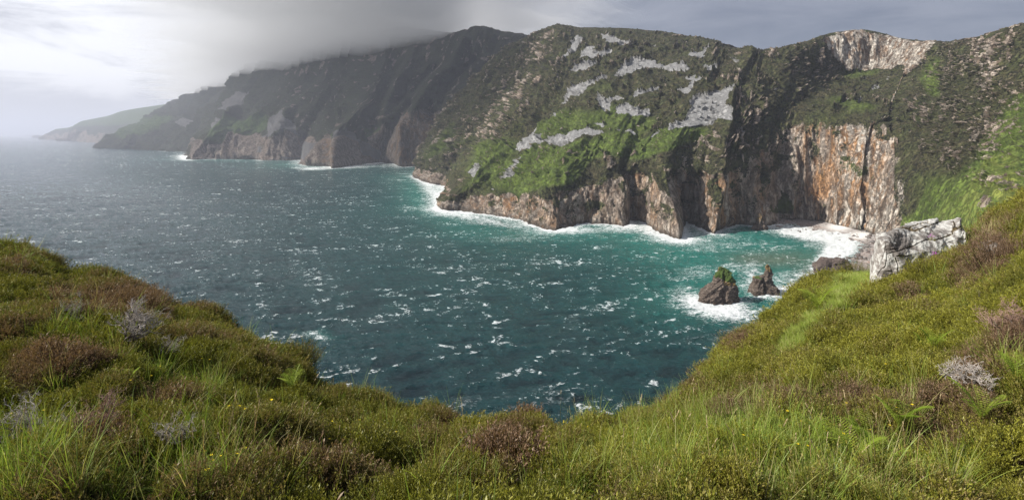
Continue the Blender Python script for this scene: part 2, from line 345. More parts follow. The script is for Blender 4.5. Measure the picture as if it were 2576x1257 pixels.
orange = np.clip(.36+.9*fbm(U/90+3, DV/200, 4, 3)+.35*sstep(1950, 2080, X0)*sstep(2260, 2200, X0)-.5*crag, 0, 1)*cliff+.22*crag
pale = np.clip(.15+.8*fbm(U/70+13, DV/120, 7, 3)+.75*crag+.5*sstep(2060, 2160, X0)*cliff+.5*sstep(.5, 0, R)*cliff, 0, 1)
wet = cliff*sstep(10, 2, z+4*fbm(U/9, DV/9, 5, 2))
# relief: buttresses and clefts on the cliffs, outcrops and gullies on the slopes
hw = fbm(U/140, DV/300, 2.2, 2)
fl = 15*(ridged(U/85+.6*hw, DV/420, 1.5, 2)-.4)+11*(ridged(U/30+.8*hw+.1*DV/60, DV/130, 4.5, 3, .6)-.4)+6*fbm(U/12+.02*DV, DV/30, 3.5, 4, .65)+2.6*ridged(U/6, DV/11, 9.5, 3)
cl_amp = np.maximum(cliff*sstep(-.1, .25, R), crag*.55)
sl = 17*(ridged(U/120+.9*hw, DV/520, 6.5, 3, .55)-.35)+8.0*fbm(U/42, DV/60, 2.5, 5, .6)+2.4*ridged(U/13, DV/22, 2.5, 3)*sstep(2420, 2280, X0)+2.4*fbm(x/18, y/18, z/18, 4)*sstep(2280, 2420, X0)
outc = sstep(.36, .5, rock)*upper*(3+9*np.maximum(ridged(U/22, DV/50, 3.1, 3), 0)+4.5*ridged(U/8, DV/14, 5.1, 3))
ft_ = np.where(X0 < 1430, .25, .05); fade = sstep(4.05, 3.45, R)*(1-ft_)+ft_
dist_f = np.clip(y/1000, .6, 2.0)
amp = (fl*cl_amp+sl*(1-cl_amp)*(scree < .5)+outc*(1-cl_amp)*.8)*fade*np.clip(dist_f, .4, 1.3)
amp = amp*sstep(-1, -.2, R)
amp = amp*(1+.7*sstep(1480, 1300, X0)*upper)+sstep(1450, 1330, X0)*upper*14*(ridged(U/45, DV/220, 12.5, 3)-.4)*fade
V = V+out*amp[..., None]
# clefts and caves, pushed back into the cliff
X1, Y1 = proj(V)
for pts, wd, dp in ((c3((610,1130),(615,1040),(600,900),(560,860),(590,760)), 7, 26), (c3((905,1130),(890,1050),(870,980),(830,880)), 14, 36), (c3((630,1130),(630,1060)), 12, 30),
                    (c3((260,1120),(270,1060),(330,1050)), 14, 16), (c2((920,930),(960,860),(1000,800)), 6, 18), (c2((1040,1040),(1050,990)), 10, 18), (c2((1200,1060),(1190,1000)), 8, 16),
                    (c3((380,1120),(430,1050),(440,960)), 9, 16), (c4((290,1110),(300,1060)), 8, 20), (c4((375,1120),(380,1080)), 10, 22), (c4((470,1160),(475,1130)), 9, 18), (c4((60,900),(100,760),(120,640)), 9, 10),
                    (c4((0,1000),(60,840),(90,680)), 10, 8), (c4((520,720),(540,640),(620,600)), 7, 16), (c4((640,1000),(660,800),(640,640)), 9, 16), (c3((590,790),(620,640),(740,560),(770,420)), 8, 10), (c3((630,700),(640,660),(590,560)), 5, 8),
                    (c4((630,565),(680,430),(700,385)), 8, 14), (c3((1000,1060),(960,900),(1000,700)), 10, 14)):
    dd = segdist(X1, Y1, pts); V[..., 1] += .75*dp*np.exp(-(dd/wd)**2)*(R > -.2)
for pts, wd, dp in ((c3((820,1190),(800,1050),(700,900),(640,820)), 16, 22), (c3((980,1170),(1010,1050),(1050,900),(1040,700)), 15, 26), (c3((560,1140),(540,1050),(560,960)), 14, 12), (c3((200,1150),(180,1020),(150,950)), 18, 14), (c3((1075,600),(1090,480),(1140,350),(1190,250)), 14, 22),
                    (c3((1287,900),(1200,800),(1075,640)), 16, 14), (c4((420,1160),(440,1060),(420,960),(450,700)), 16, 20), (c2((950,1060),(1000,960)), 14, 10), (c4((540,1170),(620,1000),(620,700)), 14, 16), (c4((100,1080),(130,900),(110,700)), 14, 16)):
    dd = segdist(X1, Y1, pts); V[..., 1] -= dp*np.exp(-(dd/wd)**2)*(R > -.2)
green = blur(np.clip(green, 0, 1)+.8*inpoly(wx, wy, c4((640,1140),(820,1040),(1000,900),(1100,700),(1200,560),(1320,480),(1320,1100),(700,1180)))*sstep(-.5, .3, fbm(x/40, y/40, z/40, 3)), 7, 2); scree = blur(scree, 1, 1)
head_xy = V[:, np.argmin(abs(R[0]-.02)), :2].copy()
scree = np.maximum(scree, 0); orange = np.maximum(orange, .9*stream); pale = np.maximum(pale, stream); rock = np.maximum(rock, stream)
grid_mesh('headland', V, M_LAND, dict(rock=rock, scree=scree, green=green, orange=orange, pale=pale, wet=wet))

# ================================================================ the high mountain under the cloud
BC = [
 [(236,371),(262,357,6400),(300,340,6700),(345,318,7100),(395,285,7800)],
 [(268,373),(290,352,6150),(340,330,6500),(380,302,6900),(430,263,7600)],
 [(350,376),(375,347,5650),(425,315,6000),(465,280,6500),(505,232,7000)],
 [(440,381),(455,350,5050),(490,310,5300),(520,268,5800),(560,200,6400)],
 [(478,384),(492,352,4850),(520,308,5000),(550,262,5300),(590,190,5900)],
 [(487,400),(505,362,3680),(560,312,4000),(600,255,4600),(650,158,5400)],
 [(560,400),(580,352,3700),(620,302,3950),(680,245,4400),(742,128,5100)],
 [(660,402),(672,347,3580),(700,290,3850),(760,225,4200),(812,112,4800)],
 [(752,403),(745,350,3540),(770,280,3700),(820,210,4000),(868,95,4500)],
 [(764,417),(815,356,2960),(850,300,3300),(880,215,3800),(924,84,4400)],
 [(859,419),(848,352,2900),(880,290,3300),(940,205,3700),(984,76,4200)],
 [(925,411),(925,350,3120),(940,290,3400),(990,200,3650),(1052,76,4000)],
 [(965,410),(960,320,3100),(990,265,3350),(1050,190,3500),(1122,86,3800)],
 [(1010,416),(1010,300,2980),(1050,240,3150),(1110,170,3300),(1180,83,3600)],
 [(1050,419),(1060,285,2880),(1110,230,3000),(1170,150,3200),(1205,75,3550)],
 [(1100,425),(1110,280,2720),(1160,220,2900),(1215,150,3100),(1262,80,3450)],
 [(1170,430),(1190,290,2700),(1230,220,2850),(1280,150,3000),(1325,92,3400)],
 [(1260,430),(1280,290,2700),(1310,220,2850),(1360,150,3000),(1420,120,3400)],
]
V, R, U, DV = loft(BC, 820, 380, [10, 120, 90, 90, 90, 14, 8], back=(700, 60))
X0, Y0 = proj(V); nrm = gnormals(V)
if nrm[400, 180, 1] > 0: nrm = -nrm
out = nrm.copy(); out[..., 2] *= .4; out /= np.linalg.norm(out, axis=-1, keepdims=True)
x, y, z = V[..., 0], V[..., 1], V[..., 2]
wx = X0+8*fbm(x/150, y/150, z/150, 4, .6); wy = Y0+6*fbm(x/150+31, y/150, z/150+9, 4, .6)
cliff = sstep(1.45, .9, R+.75*fbm(U/180, DV/420, 3, 4, .62))*sstep(430, 520, X0+20*fbm(U/300, DV/300, 1, 2))
scree = np.zeros_like(x)
for pl in (c2((30,700),(80,620),(155,560),(215,640),(225,690),(170,660),(90,690)), c2((215,790),(240,740),(300,700),(330,720),(270,760),(255,800)), c1((890,630),(910,610),(1010,595),(960,625),(920,640)),
           c1((1060,530),(1090,490),(1120,495),(1100,525)), c1((1110,560),(1150,520),(1220,470),(1287,460),(1230,500),(1180,560)), c1((1060,640),(1090,600),(1125,595),(1080,650)), c2((0,770),(30,720),(40,770)),
           c2((520,820),(600,815),(690,822),(690,832),(520,832)), c2((130,800),(240,795),(250,805)), c2((420,640),(480,660),(620,760),(600,810),(440,690))):
    scree = np.maximum(scree, inpoly(wx, wy, pl).astype(float)*(.62))
green = .1+.5*sstep(.1, .6, fbm(x/400, y/400, z/300, 4))
for pl in (c1((1060,640),(1200,580),(1300,570),(1350,640),(1200,690),(1090,720)), c2((-10,640),(60,560),(60,620),(0,660)), c1((560,620),(700,590),(900,600),(800,660),(620,700)), c2((350,700),(400,640),(420,660),(380,700)), c2((520,640),(600,620),(620,680),(560,700))):
    green = np.maximum(green, .9*inpoly(wx, wy, pl))
br = np.maximum(sstep(.05, .4, fbm(U/80, DV/190, 8, 4, .6)), sstep(.15, .4, fbm(U/24, DV/70, 3, 3)))
rock = np.clip(np.maximum(cliff*(.72+.5*fbm(U/90, DV/240, 1, 4, .65)), sstep(.9, 1.3, R)*br*.62*sstep(520, 760, X0)), 0, 1)
orange = np.clip(.1+1.0*fbm(U/250+3, DV/500, 4, 3), 0, 1)*cliff+.8*inpoly(wx, wy, c2((350,720),(420,680),(440,740),(430,830),(330,820)))+.8*inpoly(wx, wy, c2((700,700),(760,570),(820,560),(930,600),(860,740),(820,830),(700,820)))
orange = np.clip(orange, 0, 1); pale = np.clip(.1+.8*fbm(U/220+13, DV/300, 7, 3)+.4*sstep(.4, 0, R), 0, 1)
hw = fbm(U/400, DV/900, 2.2, 2)
fl = 75*(ridged(U/240+.6*hw, DV/1300, 1.5, 2)-.4)+48*(ridged(U/80+.8*hw, DV/360, 4.5, 3)-.4)+16*fbm(U/32, DV/80, 3.5, 4, .65)
sl = 85*(ridged(U/300+.5*hw, DV/1500, 6.5, 3)-.35)+36*fbm(U/90, DV/140, 2.5, 5, .62)+(rock > .4)*10*np.maximum(ridged(U/60, DV/130, 3.1, 3), 0)
k_ = cliff*sstep(-.1, .3, R); dist_f = np.clip(y/3500, .7, 1.6)
amp = (fl*k_+sl*(1-k_))*(sstep(4.05, 3.6, R)*.75+.25)*dist_f*sstep(-1, -.2, R)
V = V+out*amp[..., None]
X1, Y1 = proj(V)
for pts, wd, dp in ((c2((700,520),(740,470),(745,420)), 9, 90), (c2((610,810),(640,720),(700,600),(760,520)), 10, 90), (c2((930,780),(930,600),(860,540)), 14, 110), (c2((200,800),(230,700),(300,560)), 12, 60), (c2((900,330),(830,400),(750,520)), 8, 60), (c2((1100,300),(960,420),(930,520)), 8, 60)):
    V[..., 1] += dp*np.exp(-(segdist(X1, Y1, pts)/wd)**2)*(R > -.2)
for pts, wd, dp in ((c2((430,830),(430,680),(560,560)), 18, 140), (c2((740,820),(740,640)), 16, 90), (c2((60,790),(160,560)), 16, 60), (c1((1000,790),(1050,720),(1100,660)), 14, 70), (c2((800,250),(700,460),(640,600)), 12, 70), (c2((1050,200),(990,330),(900,400),(800,560)), 12, 80)):
    V[..., 1] -= dp*np.exp(-(segdist(X1, Y1, pts)/wd)**2)*(R > -.2)
green = blur(green, 8, 2); scree = blur(scree, 2, 1)
mtn_xy = V[:, np.argmin(abs(R[0]-.02)), :2].copy()
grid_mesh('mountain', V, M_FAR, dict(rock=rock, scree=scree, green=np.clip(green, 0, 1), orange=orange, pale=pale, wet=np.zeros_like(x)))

# ================================================================ distant coast
FC = [[(100,346.5,14800),(104,344,14900),(110,342.5,15000),(120,341,15300)],
      [(120,347.5,14400),(122,338,14700),(130,330,15100),(140,326,15600)],
      [(150,350,13400),(155,338,13700),(165,326,14200),(180,319.5,15000)],
      [(185,354),(190,330,11800),(200,316,12500),(215,302.5,13500)],
      [(200,356),(215,335,11200),(235,315,12000),(265,293,13200)],
      [(250,359.5),(262,340,9900),(280,315,10900),(310,279,12200)],
      [(275,362),(300,340,9000),(330,310,10200),(370,269,11500)],
      [(330,366),(360,340,8300),(400,300,9800),(450,259.5,11000)],
      [(430,370),(460,340,8200),(500,300,9500),(550,262,10800)]]
V, R, U, DV = loft(FC, 330, 120, [6, 40, 40, 40, 8, 6], back=(900, 60))
nrm = gnormals(V)
if nrm[150, 60, 1] > 0: nrm = -nrm
nrm[..., 2] *= .4; x, y, z = V[..., 0], V[..., 1], V[..., 2]
cliff = sstep(1.5, .9, R+.7*fbm(U/500, DV/500, 3, 3)); fd = sstep(3.02, 2.6, R)*.8+.2
amp = (90*(ridged(U/900, DV/3000, 1.2, 3)-.4)*(cliff*.8+.3)+25*fbm(U/160, DV/300, 4.4, 3))*fd*sstep(-1, -.2, R)
V = V+nrm*amp[..., None]
far_xy = V[:, np.argmin(abs(R[0]-.02)), :2].copy()
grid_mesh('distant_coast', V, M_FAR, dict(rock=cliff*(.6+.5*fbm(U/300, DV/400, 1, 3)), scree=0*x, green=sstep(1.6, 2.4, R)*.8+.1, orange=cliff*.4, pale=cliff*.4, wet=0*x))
# ================================================================ sea
coast = [head_xy[i] for i in range(0, len(head_xy), 5)]; coast = np.array(coast)
mco = mtn_xy[::8]
def polydist(px, py, pts):
    d = np.full(px.shape, 1e9, np.float32)
    for a, c in zip(pts[:-1], pts[1:]):
        dx, dy = c-a; L = dx*dx+dy*dy+1e-9
        t = np.clip(((px-a[0])*dx+(py-a[1])*dy)/L, 0, 1); d = np.minimum(d, (px-a[0]-t*dx)**2+(py-a[1]-t*dy)**2)
    return np.sqrt(d)
na = 760; az = np.tan(np.linspace(-1.10, 1.05, na)); az = np.concatenate([np.linspace(-2.2, -.98, 40), np.linspace(-.97, .97, 820), np.linspace(.98, 1.6, 20)])
rr = [60.0]
while rr[-1] < 2600: rr.append(rr[-1]*1.0058)
while rr[-1] < 90000: rr.append(rr[-1]*1.045)
rr = np.array(rr)
D_, A_ = np.meshgrid(rr, az, indexing='ij'); x = D_*A_; y = D_
X, Y = (A_/TW+.5)*2576, (HV+CAMH/D_/TH)*1257
near = D_ < 5200; dc = np.full(x.shape, 1e4, np.float32)
dc[near] = polydist(x[near], y[near], coast); dm = np.full(x.shape, 1e4, np.float32); dm[near] = polydist(x[near], y[near], mco)
# wind waves running in from the left, shortened and steepened near the rocks
ca, sa = math.cos(math.radians(24)), math.sin(math.radians(24))
u = x*ca+y*sa; v = -x*sa+y*ca
wp = fbm(x/160, y/160, 0, 2)*9
h = 1.1*ridged(u/60, (v+wp)/24, 0, 2)+.95*ridged(u/24+5, (v+wp)/11, 1, 2)+.55*ridged(u/10, v/5.5, 2, 2)+1.4*perlin(u/220, v/90, 5)
res = sstep(2600, 900, D_)
STX = [(2995, 1108, 50), (3086, 1083, 42)]
z = h*res*1.5
# foam: surf along the coast, round the stacks, over the shingle, and streaks drifting off the rocks
foam = .58*np.exp(-dc/12)+.30*np.exp(-dc/65)+.42*np.exp(-dm/40)+.24*np.exp(-dm/130)
turq = .9*np.exp(-dc/95)+.35*np.exp(-dm/260)
def blob(cx, cy, rx, ry, a, ang=0):
    c_, s_ = math.cos(math.radians(ang)), math.sin(math.radians(ang)); dx, dy = X-cx, Y-cy
    return a*np.exp(-(((dx*c_+dy*s_)/rx)**2+((-dx*s_+dy*c_)/ry)**2))
for b_ in ((2085,592,75,22,.95,0),(2120,625,38,26,.9,0),(2085,655,40,24,.8,-30),(2050,700,45,26,.55,-40),(1990,735,45,22,.5,-50),(2010,585,60,13,.75,0),
           (1790,770,80,18,.62,5),(1735,745,50,22,.48,20),(1810,790,130,26,.38,5),(1930,745,40,14,.6,0),(1850,765,30,12,.4,0),(1960,700,50,16,.35,-10),(1900,700,22,40,.35,0),(1960,735,50,12,.5,-10),(1830,800,80,20,.35,5),(1880,705,30,26,.3,0),(1790,690,90,12,.26,-10),(1740,680,50,14,.3,0),
           (1160,545,70,12,.45,10),(1110,500,32,30,.45,60),(1075,470,28,20,.4,40),(1180,530,120,8,.3,0),(1560,580,60,10,.3,0),(1440,585,80,9,.4,0),(1260,565,60,8,.3,10),(1640,590,60,12,.3,20),(1720,605,50,10,.35,0),(470,396,30,8,.5,0),(800,855,40,8,.24,10),(800,850,30,12,.2,10),
           (1300,1010,160,30,.16,0),(1150,1030,60,20,.2,0),(1450,800,20,50,.12,20),(1340,600,200,14,.14,0),(1780,620,120,14,.2,0),(1640,960,80,30,.12,0),(780,424,40,4,.5,0),(900,420,60,4,.3,0),(930,410,30,3,.6,0)):
    foam += blob(*b_)
for b_ in ((1800,740,190,80,.85,0),(1950,680,160,60,.9,0),(1800,630,260,40,.75,0),(1100,520,110,40,.6,30),(1500,590,350,20,.5,0),(2000,760,70,60,.5,0),(800,850,40,12,.5,10),(780,415,120,8,.7,0),(560,402,120,6,.4,0),(1080,470,60,40,.5,0),(1200,700,500,150,.10,0)):
    turq += blob(*b_)
sand = blob(1960,655,95,22,.8,0)+blob(2040,690,50,20,.7,-20)+blob(1870,650,50,14,.4,0)
V = np.stack([x, y, z], -1)
m, k, b = new_mat('sea_water'); co = k.coord('Object'); fo, tq, sn = k.attr('foam'), k.attr('turq'), k.attr('sand')
rot = (0, 0, math.radians(-24))
na_ = k.noise(k.map(co, (.075, .19, 1), rot), 1.0, 7, .62, .5); nb_ = k.noise(k.map(co, (.26, .62, 1), rot), 1.0, 6, .65, .6); nc_ = k.noise(k.map(co, (.012, .02, 1), rot), 1.0, 4, .6)
nd_ = k.noise(k.map(co, (.004, .008, 1), rot), 1.0, 3, .5)
vein = k.math('ABSOLUTE', k.math('SUBTRACT', k.noise(k.map(co, (.10, .18, 1), rot, (40, 9, 0)), 1.0, 6, .65, .8), .5))   # thin torn lines
# big white water
f = k.math('ADD', fo, k.math('MULTIPLY', k.math('SUBTRACT', nb_, .5), 1.3)); f = k.math('ADD', f, k.math('MULTIPLY', k.math('SUBTRACT', na_, .5), 1.5))
white = k.ramp(f, .46, .66)
lace = k.math('MULTIPLY', k.ramp(vein, .035, .005), k.ramp(k.math('ADD', fo, k.math('MULTIPLY', k.math('SUBTRACT', nc_, .5), 1.1)), .10, .40))
# scattered whitecaps, on the crests
cr = k.attr('crest')
ncap = k.noise(k.map(co, (.125, .070, 1), (0, 0, math.radians(-32)), (5, 3, 0)), 1.0, 5, .66, .9)
cap = k.math('ADD', k.math('ADD', k.math('MULTIPLY', ncap, .62), k.math('MULTIPLY', nb_, .34)), k.math('MULTIPLY', cr, .105))
cap = k.math('ADD', cap, k.math('MULTIPLY', k.math('SUBTRACT', nc_, .5), .38)); cap = k.ramp(k.math('ADD', cap, k.math('MULTIPLY', fo, .12)), .715, .775)
F = k.math('MAXIMUM', k.math('MAXIMUM', white, k.math('MULTIPLY', lace, .8)), k.math('MULTIPLY', cap, .85), clamp=True)
deep = k.mix(k.ramp(nd_, .4, .65), (.003, .019, .027), (.002, .010, .017))
deep = k.mix(k.ramp(cr, -.3, 1.9), deep, (.006, .046, .052))  # paler crests: light through thin water painted into the colour
c = k.mix(k.math('MULTIPLY', tq, .9, clamp=True), deep, (.016, .165, .135))
c = k.mix(k.math('MULTIPLY', k.math('MULTIPLY', tq, 1.0, clamp=True), k.ramp(na_, .5, .7)), c, (.05, .24, .20))
c = k.mix(k.math('MULTIPLY', sn, .75, clamp=True), c, (.15, .15, .10))
c = k.mix(F, c, (.84, .87, .88)); k.put(b.inputs['Base Color'], c)
k.put(b.inputs['Roughness'], k.math('ADD', k.math('MULTIPLY', F, .6), .13)); b.inputs['IOR'].default_value = 1.33; b.inputs['Specular IOR Level'].default_value = .5
hh = k.math('ADD', k.math('MULTIPLY', na_, 1.4), k.math('MULTIPLY', nb_, .7)); 
k.put(b.inputs['Normal'], k.bump(hh, 3.4, 1.0))
grid_mesh('sea', V, m, dict(foam=foam, turq=turq, sand=sand, crest=h-1.4*perlin(u/220, v/90, 5)), flip=True)

# ================================================================ the shingle beach
sh = [(1950,579),(2000,574),(2060,583),(2110,594),(2150,612),(2152,640),(2125,658),(2095,676),(2085,700),(2110,730),(2160,760)]
cb = [(1952,556),(1995,550),(2060,556),(2125,568),(2185,586),(2215,596),(2228,612),(2240,635),(2252,660),(2262,690),(2290,720)]
sh = np.array([P3(a, b_, DW(b_))[:2] for a, b_ in sh]); cb = np.array([P3(a, b_, DW(b_))[:2] for a, b_ in cb])
tn = np.linspace(0, 10, 220); a_ = pchip(np.arange(11), sh, tn); b_ = pchip(np.arange(11), cb, tn); s_ = np.linspace(-.35, 1.35, 110)
B = a_[:, None]*(1-s_[None, :, None])+b_[:, None]*s_[None, :, None]
hz = np.where(s_ > 0, 6*np.clip(s_, 0, 1.2)**.7, 9*s_)[None, :]+0*B[..., 0]
px, py = B[..., 0], B[..., 1]
hz = hz+(.9*fbm(px/6, py/6, 0, 3, .6)+.8*fbm(px/25, py/25, 1, 2))*(s_ > -.1)[None, :]
m, k, b = new_mat('shingle'); co = k.coord('Object')
vo = k.node('ShaderNodeTexVoronoi', feature='F1'); k.put(vo.inputs['Vector'], co); vo.inputs['Scale'].default_value = .45
vc = k.node('ShaderNodeSeparateColor'); k.put(vc.inputs[0], vo.outputs['Color'])
c = k.mix(vc.outputs[0], (.20, .16, .14), (.42, .38, .36)); c = k.mix(k.math('MULTIPLY', vc.outputs[1], k.ramp(k.noise(co, .05, 3), .5, .7)), c, (.40, .24, .17)); c = k.mix(k.ramp(vo.outputs['Distance'], .55, .9), c, (.06, .05, .045))
pal = k.attr('whitesh'); c = k.mix(pal, c, (.72, .70, .68)); k.put(b.inputs['Base Color'], c)
k.put(b.inputs['Normal'], k.bump(vo.outputs['Distance'], -.9, 1.0))
Xb, Yb = proj(np.stack([px, py, hz], -1))
ws = np.clip(np.exp(-(((Xb-2110)/30)**2+((Yb-570)/10)**2))*1.4+np.exp(-(((Xb-2165)/26)**2+((Yb-592)/9)**2))*1.4, 0, 1)
grid_mesh('shingle_beach', np.stack([px, py, hz], -1), m, dict(whitesh=ws))

# ================================================================ rocks
def rock_material(name, a, b2, dk, scale=1.0, tilt=0.0, lichen=None, moss=False, strata=(1, 1, 4)):
    m, k, b = new_mat(name); co = k.coord('Object'); sv = k.map(co, strata, (0, tilt, 0))
    n1 = k.noise(sv, .5*scale, 7, .65, .8); n2 = k.noise(co, 1.6*scale, 7, .65); n3 = k.noise(sv, 1.4*scale, 6, .7, 1.0)
    c = k.mix(k.ramp(n1, .35, .65), a, b2); c = k.mix(k.math('MULTIPLY', k.ramp(n3, .60, .46), .9), c, dk)
    if lichen:
        c = k.mix(k.math('MULTIPLY', k.ramp(n2, .54, .62), .9), c, lichen)
    if moss:
        c = k.mix(k.math('MULTIPLY', k.attr('ochre'), k.ramp(n2, .42, .55)), c, (.40, .26, .08))
        c = k.mix(k.ramp(k.math('ADD', k.attr('moss'), k.math('MULTIPLY', k.math('SUBTRACT', n2, .5), .9)), .45, .58), c, (.075, .12, .022))
        c = k.mix(k.math('MULTIPLY', k.attr('wet'), .6), c, (.05, .035, .025))
    k.put(b.inputs['Base Color'], c); k.put(b.inputs['Normal'], k.bump(k.math('ADD', n3, k.math('MULTIPLY', n2, .5)), .8/scale, 1.0)); return m
M_STACK = rock_material('stack_rock', (.19, .14, .105), (.42, .34, .28), (.05, .037, .03), .35, math.radians(-40), None, True, (1, 1, 5))
def stack(name, levels, D0, label, tiltdir, green_fn, wobble=1.0, ribs=1.0):
    """levels: (Y, Xleft, Xright, depth of the body in m) from the water up; closed rings lofted, closed on top"""
    pts = []; n = 220
    base = P3(.5*(levels[0][1]+levels[0][2]), levels[0][0], D0)
    lv = np.array([[l[0], l[1], l[2], l[3], l[4] if len(l) > 4 else 0] for l in levels], float); t = np.arange(len(lv)); tn = np.linspace(0, len(lv)-1, 210)
    L = pchip(t, lv, tn); th = np.linspace(0, 2*np.pi, n, endpoint=False)
    Yc, xl, xr, dp, off = L.T
    D = D0+4+off
    zc = CAMH+(HV-Yc/1257)*TH*D; cx = ((xl+xr)/2/2576-.5)*TW*D; rx = (xr-xl)/2576*TW*D/2
    e = .88
    cs, sn_ = np.cos(th), np.sin(th); sx_ = np.sign(cs)*abs(cs)**e; sy_ = np.sign(sn_)*abs(sn_)**e
    Vx = cx[:, None]+rx[:, None]*sx_; Vy = D[:, None]+dp[:, None]*sy_; Vz = zc[:, None]+0*Vx
    nx, ny = np.broadcast_to(cs, Vx.shape), np.broadcast_to(sn_, Vx.shape)
    # slanting strata ribs
    q = (Vx*math.cos(tiltdir)+Vz*math.sin(tiltdir)); p = (-Vx*math.sin(tiltdir)+Vz*math.cos(tiltdir))
    d = 2.6*ribs*(ridged(p/4.6, q/26, Vy/14, 3)-.55)+3.5*wobble*fbm(Vx/8, Vy/8, Vz/11, 4, .6)+.9*(ridged(p/1.6, q/9, Vy/6, 2)-.5)-1.2-3.0*np.exp(-((np.mod(th, 2*np.pi)-4.75+.010*(Vz-10))/.10)**2)
    fall = np.minimum(1, (rx/2.5))[:, None]
    Vx = Vx+nx*d*fall; Vy = Vy+ny*d*fall; Vz = Vz+.8*fbm(Vx/4, Vy/4, 9, 3)*sstep(len(lv)-2.4, len(lv)-1, tn)[:, None]
    V = np.stack([Vx, Vy, Vz], -1)-np.array([base[0], D0+4, 0])
    V = np.concatenate([V, V[-1:].mean(1, keepdims=True)+0*V[-1:]], 0)
    Xg, Yg = proj(V+np.array([base[0], D0+4, 0]))
    mo, oc = green_fn(Xg, Yg, V)
    o = grid_mesh(name, V, M_STACK, dict(moss=mo, ochre=oc, wet=sstep(7, 1.5, V[..., 2])), kind=None, closed=True, flip=True)
    o.location = (base[0], D0+4, 0); o['label'] = label; o['category'] = 'sea stack'; o['group'] = 'sea stacks off the beach'
    return o
# P coordinates from the close view: X = 1698 + c/7.686, Y = 629 + c/7.686
def sc(x_, y_): return (1698+x_/7.686, 629+y_/7.686)
def LV(y_, a, b2, dp, off=0): return (sc(0, y_)[1], sc(a, 0)[0], sc(b2, 0)[0], dp, off)
D1 = float(DW(sc(0, 1050)[1]))
def gf1(Xg, Yg, V):
    pl = [sc(*p) for p in ((735,430),(840,405),(860,320),(1000,330),(1100,380),(1180,620),(1090,640),(950,590),(840,520),(790,545))]
    ocp = [sc(*p) for p in ((930,600),(1070,580),(1190,640),(1190,700),(960,680))]
    wob = 3*fbm(V[..., 0]/4, V[..., 1]/4, V[..., 2]/4, 3)
    return inpoly(Xg+wob, Yg+wob*.7, pl)*.85, np.clip(inpoly(Xg+wob, Yg+wob, ocp)+.8*inpoly(Xg, Yg, [sc(*p) for p in ((815,310),(960,320),(880,420),(820,410))]), 0, 1)
st1 = stack('sea_stack', [LV(1200,380,1290,15), LV(1080,420,1270,14), LV(960,440,1255,13), LV(850,460,1235,12), LV(740,530,1215,11), LV(640,680,1200,9.5), LV(560,705,1170,8.5), LV(480,728,1140,7.5,1), LV(430,745,1120,6,2), LV(405,822,1105,5,3), LV(375,828,1075,4,3.5), LV(330,832,960,2.5,4), LV(318,840,930,1.2,4)],
            D1, 'larger left sea stack with mossy green sloping top and slanting rock strata', math.radians(38), gf1)
D2 = float(DW(sc(0, 890)[1]))
def gf2(Xg, Yg, V):
    pl = [sc(*p) for p in ((1520,490),(1600,480),(1700,570),(1640,560),(1540,540))]
    return inpoly(Xg, Yg, pl)*.6, inpoly(Xg, Yg, [sc(*p) for p in ((1480,480),(1530,470),(1540,520),(1480,540))])*.9+.8*inpoly(Xg, Yg, [sc(*p) for p in ((1730,270),(1830,270),(1850,420),(1790,400),(1740,340))])
st2 = stack('sea_stack', [LV(1000,1330,1960,12), LV(900,1350,1960,12), LV(850,1372,1950,11), LV(780,1410,1925,10), LV(700,1440,1910,9), LV(620,1470,1900,7.5), LV(560,1475,1897,6.5), LV(515,1480,1895,5.5,1), LV(495,1640,1893,5,2), LV(470,1700,1893,4.5,2), LV(380,1730,1870,3.6,2), LV(310,1748,1845,2.4,2), LV(278,1770,1815,1.0,2)],
            D2, 'smaller right sea stack rising to a bare pointed pinnacle', math.radians(50), gf2, .8, .8)
# low shoulders standing against the second stack, parts of it
def lump(name, ctr, r, mat, seed, n=(60, 40), jag=.35, parent=None, flat=1.0, attrs=True, cubic=.7):
    th = np.linspace(0, 2*np.pi, n[0], endpoint=False); ph = np.linspace(-np.pi/2, np.pi/2, n[1])
    T, Ph = np.meshgrid(th, ph); e = cubic
    f_ = lambda c_: np.sign(c_)*np.abs(c_)**e
    d = np.stack([f_(np.cos(T)*np.cos(Ph)), f_(np.sin(T)*np.cos(Ph)), f_(np.sin(Ph))*flat], -1)
    d = d/np.maximum(1e-3, (np.abs(d)**2.6).sum(-1, keepdims=True)**(1/2.6))
    s = 1+jag*fbm(d[..., 0]*1.3+seed, d[..., 1]*1.3, d[..., 2]*1.3+seed*.7, 4, .55)+.25*jag*ridged(d[..., 0]*4+seed, d[..., 1]*4, d[..., 2]*4, 2)
    V = d*s[..., None]*np.array(r)
    at = dict(moss=0*s, ochre=0*s, wet=sstep(.3, -.3, V[..., 2]/r[2])) if attrs else None
    o = grid_mesh(name, V, mat, at, kind=None, closed=True, smooth=False); o.location = ctr
    if parent: o.parent = parent
    return o
q = P3(*sc(1850, 770), D2+2)-np.array(st2.location); lump('rock_shoulder', tuple(q-np.array([0, 0, 5])), (7.5, 7, 9), M_STACK, 3.3, (120, 90), .5, st2)
# a pointed rock at the foot of the cliff
sk = stack('sea_stack', [(592,1868,1945,16), (584,1876,1938,14), (574,1888,1932,12), (562,1900,1926,9), (550,1905,1919,6), (541,1908,1915,3), (536,1910,1912,1)], float(DW(582)), 'dark pointed rock pyramid at the cliff foot left of the beach', math.radians(60), lambda a, b, c: (0*a, sstep(560, 545, b)*.6))
sk['category'] = 'rock'; sk.name = 'sea_rock'; del sk['group']
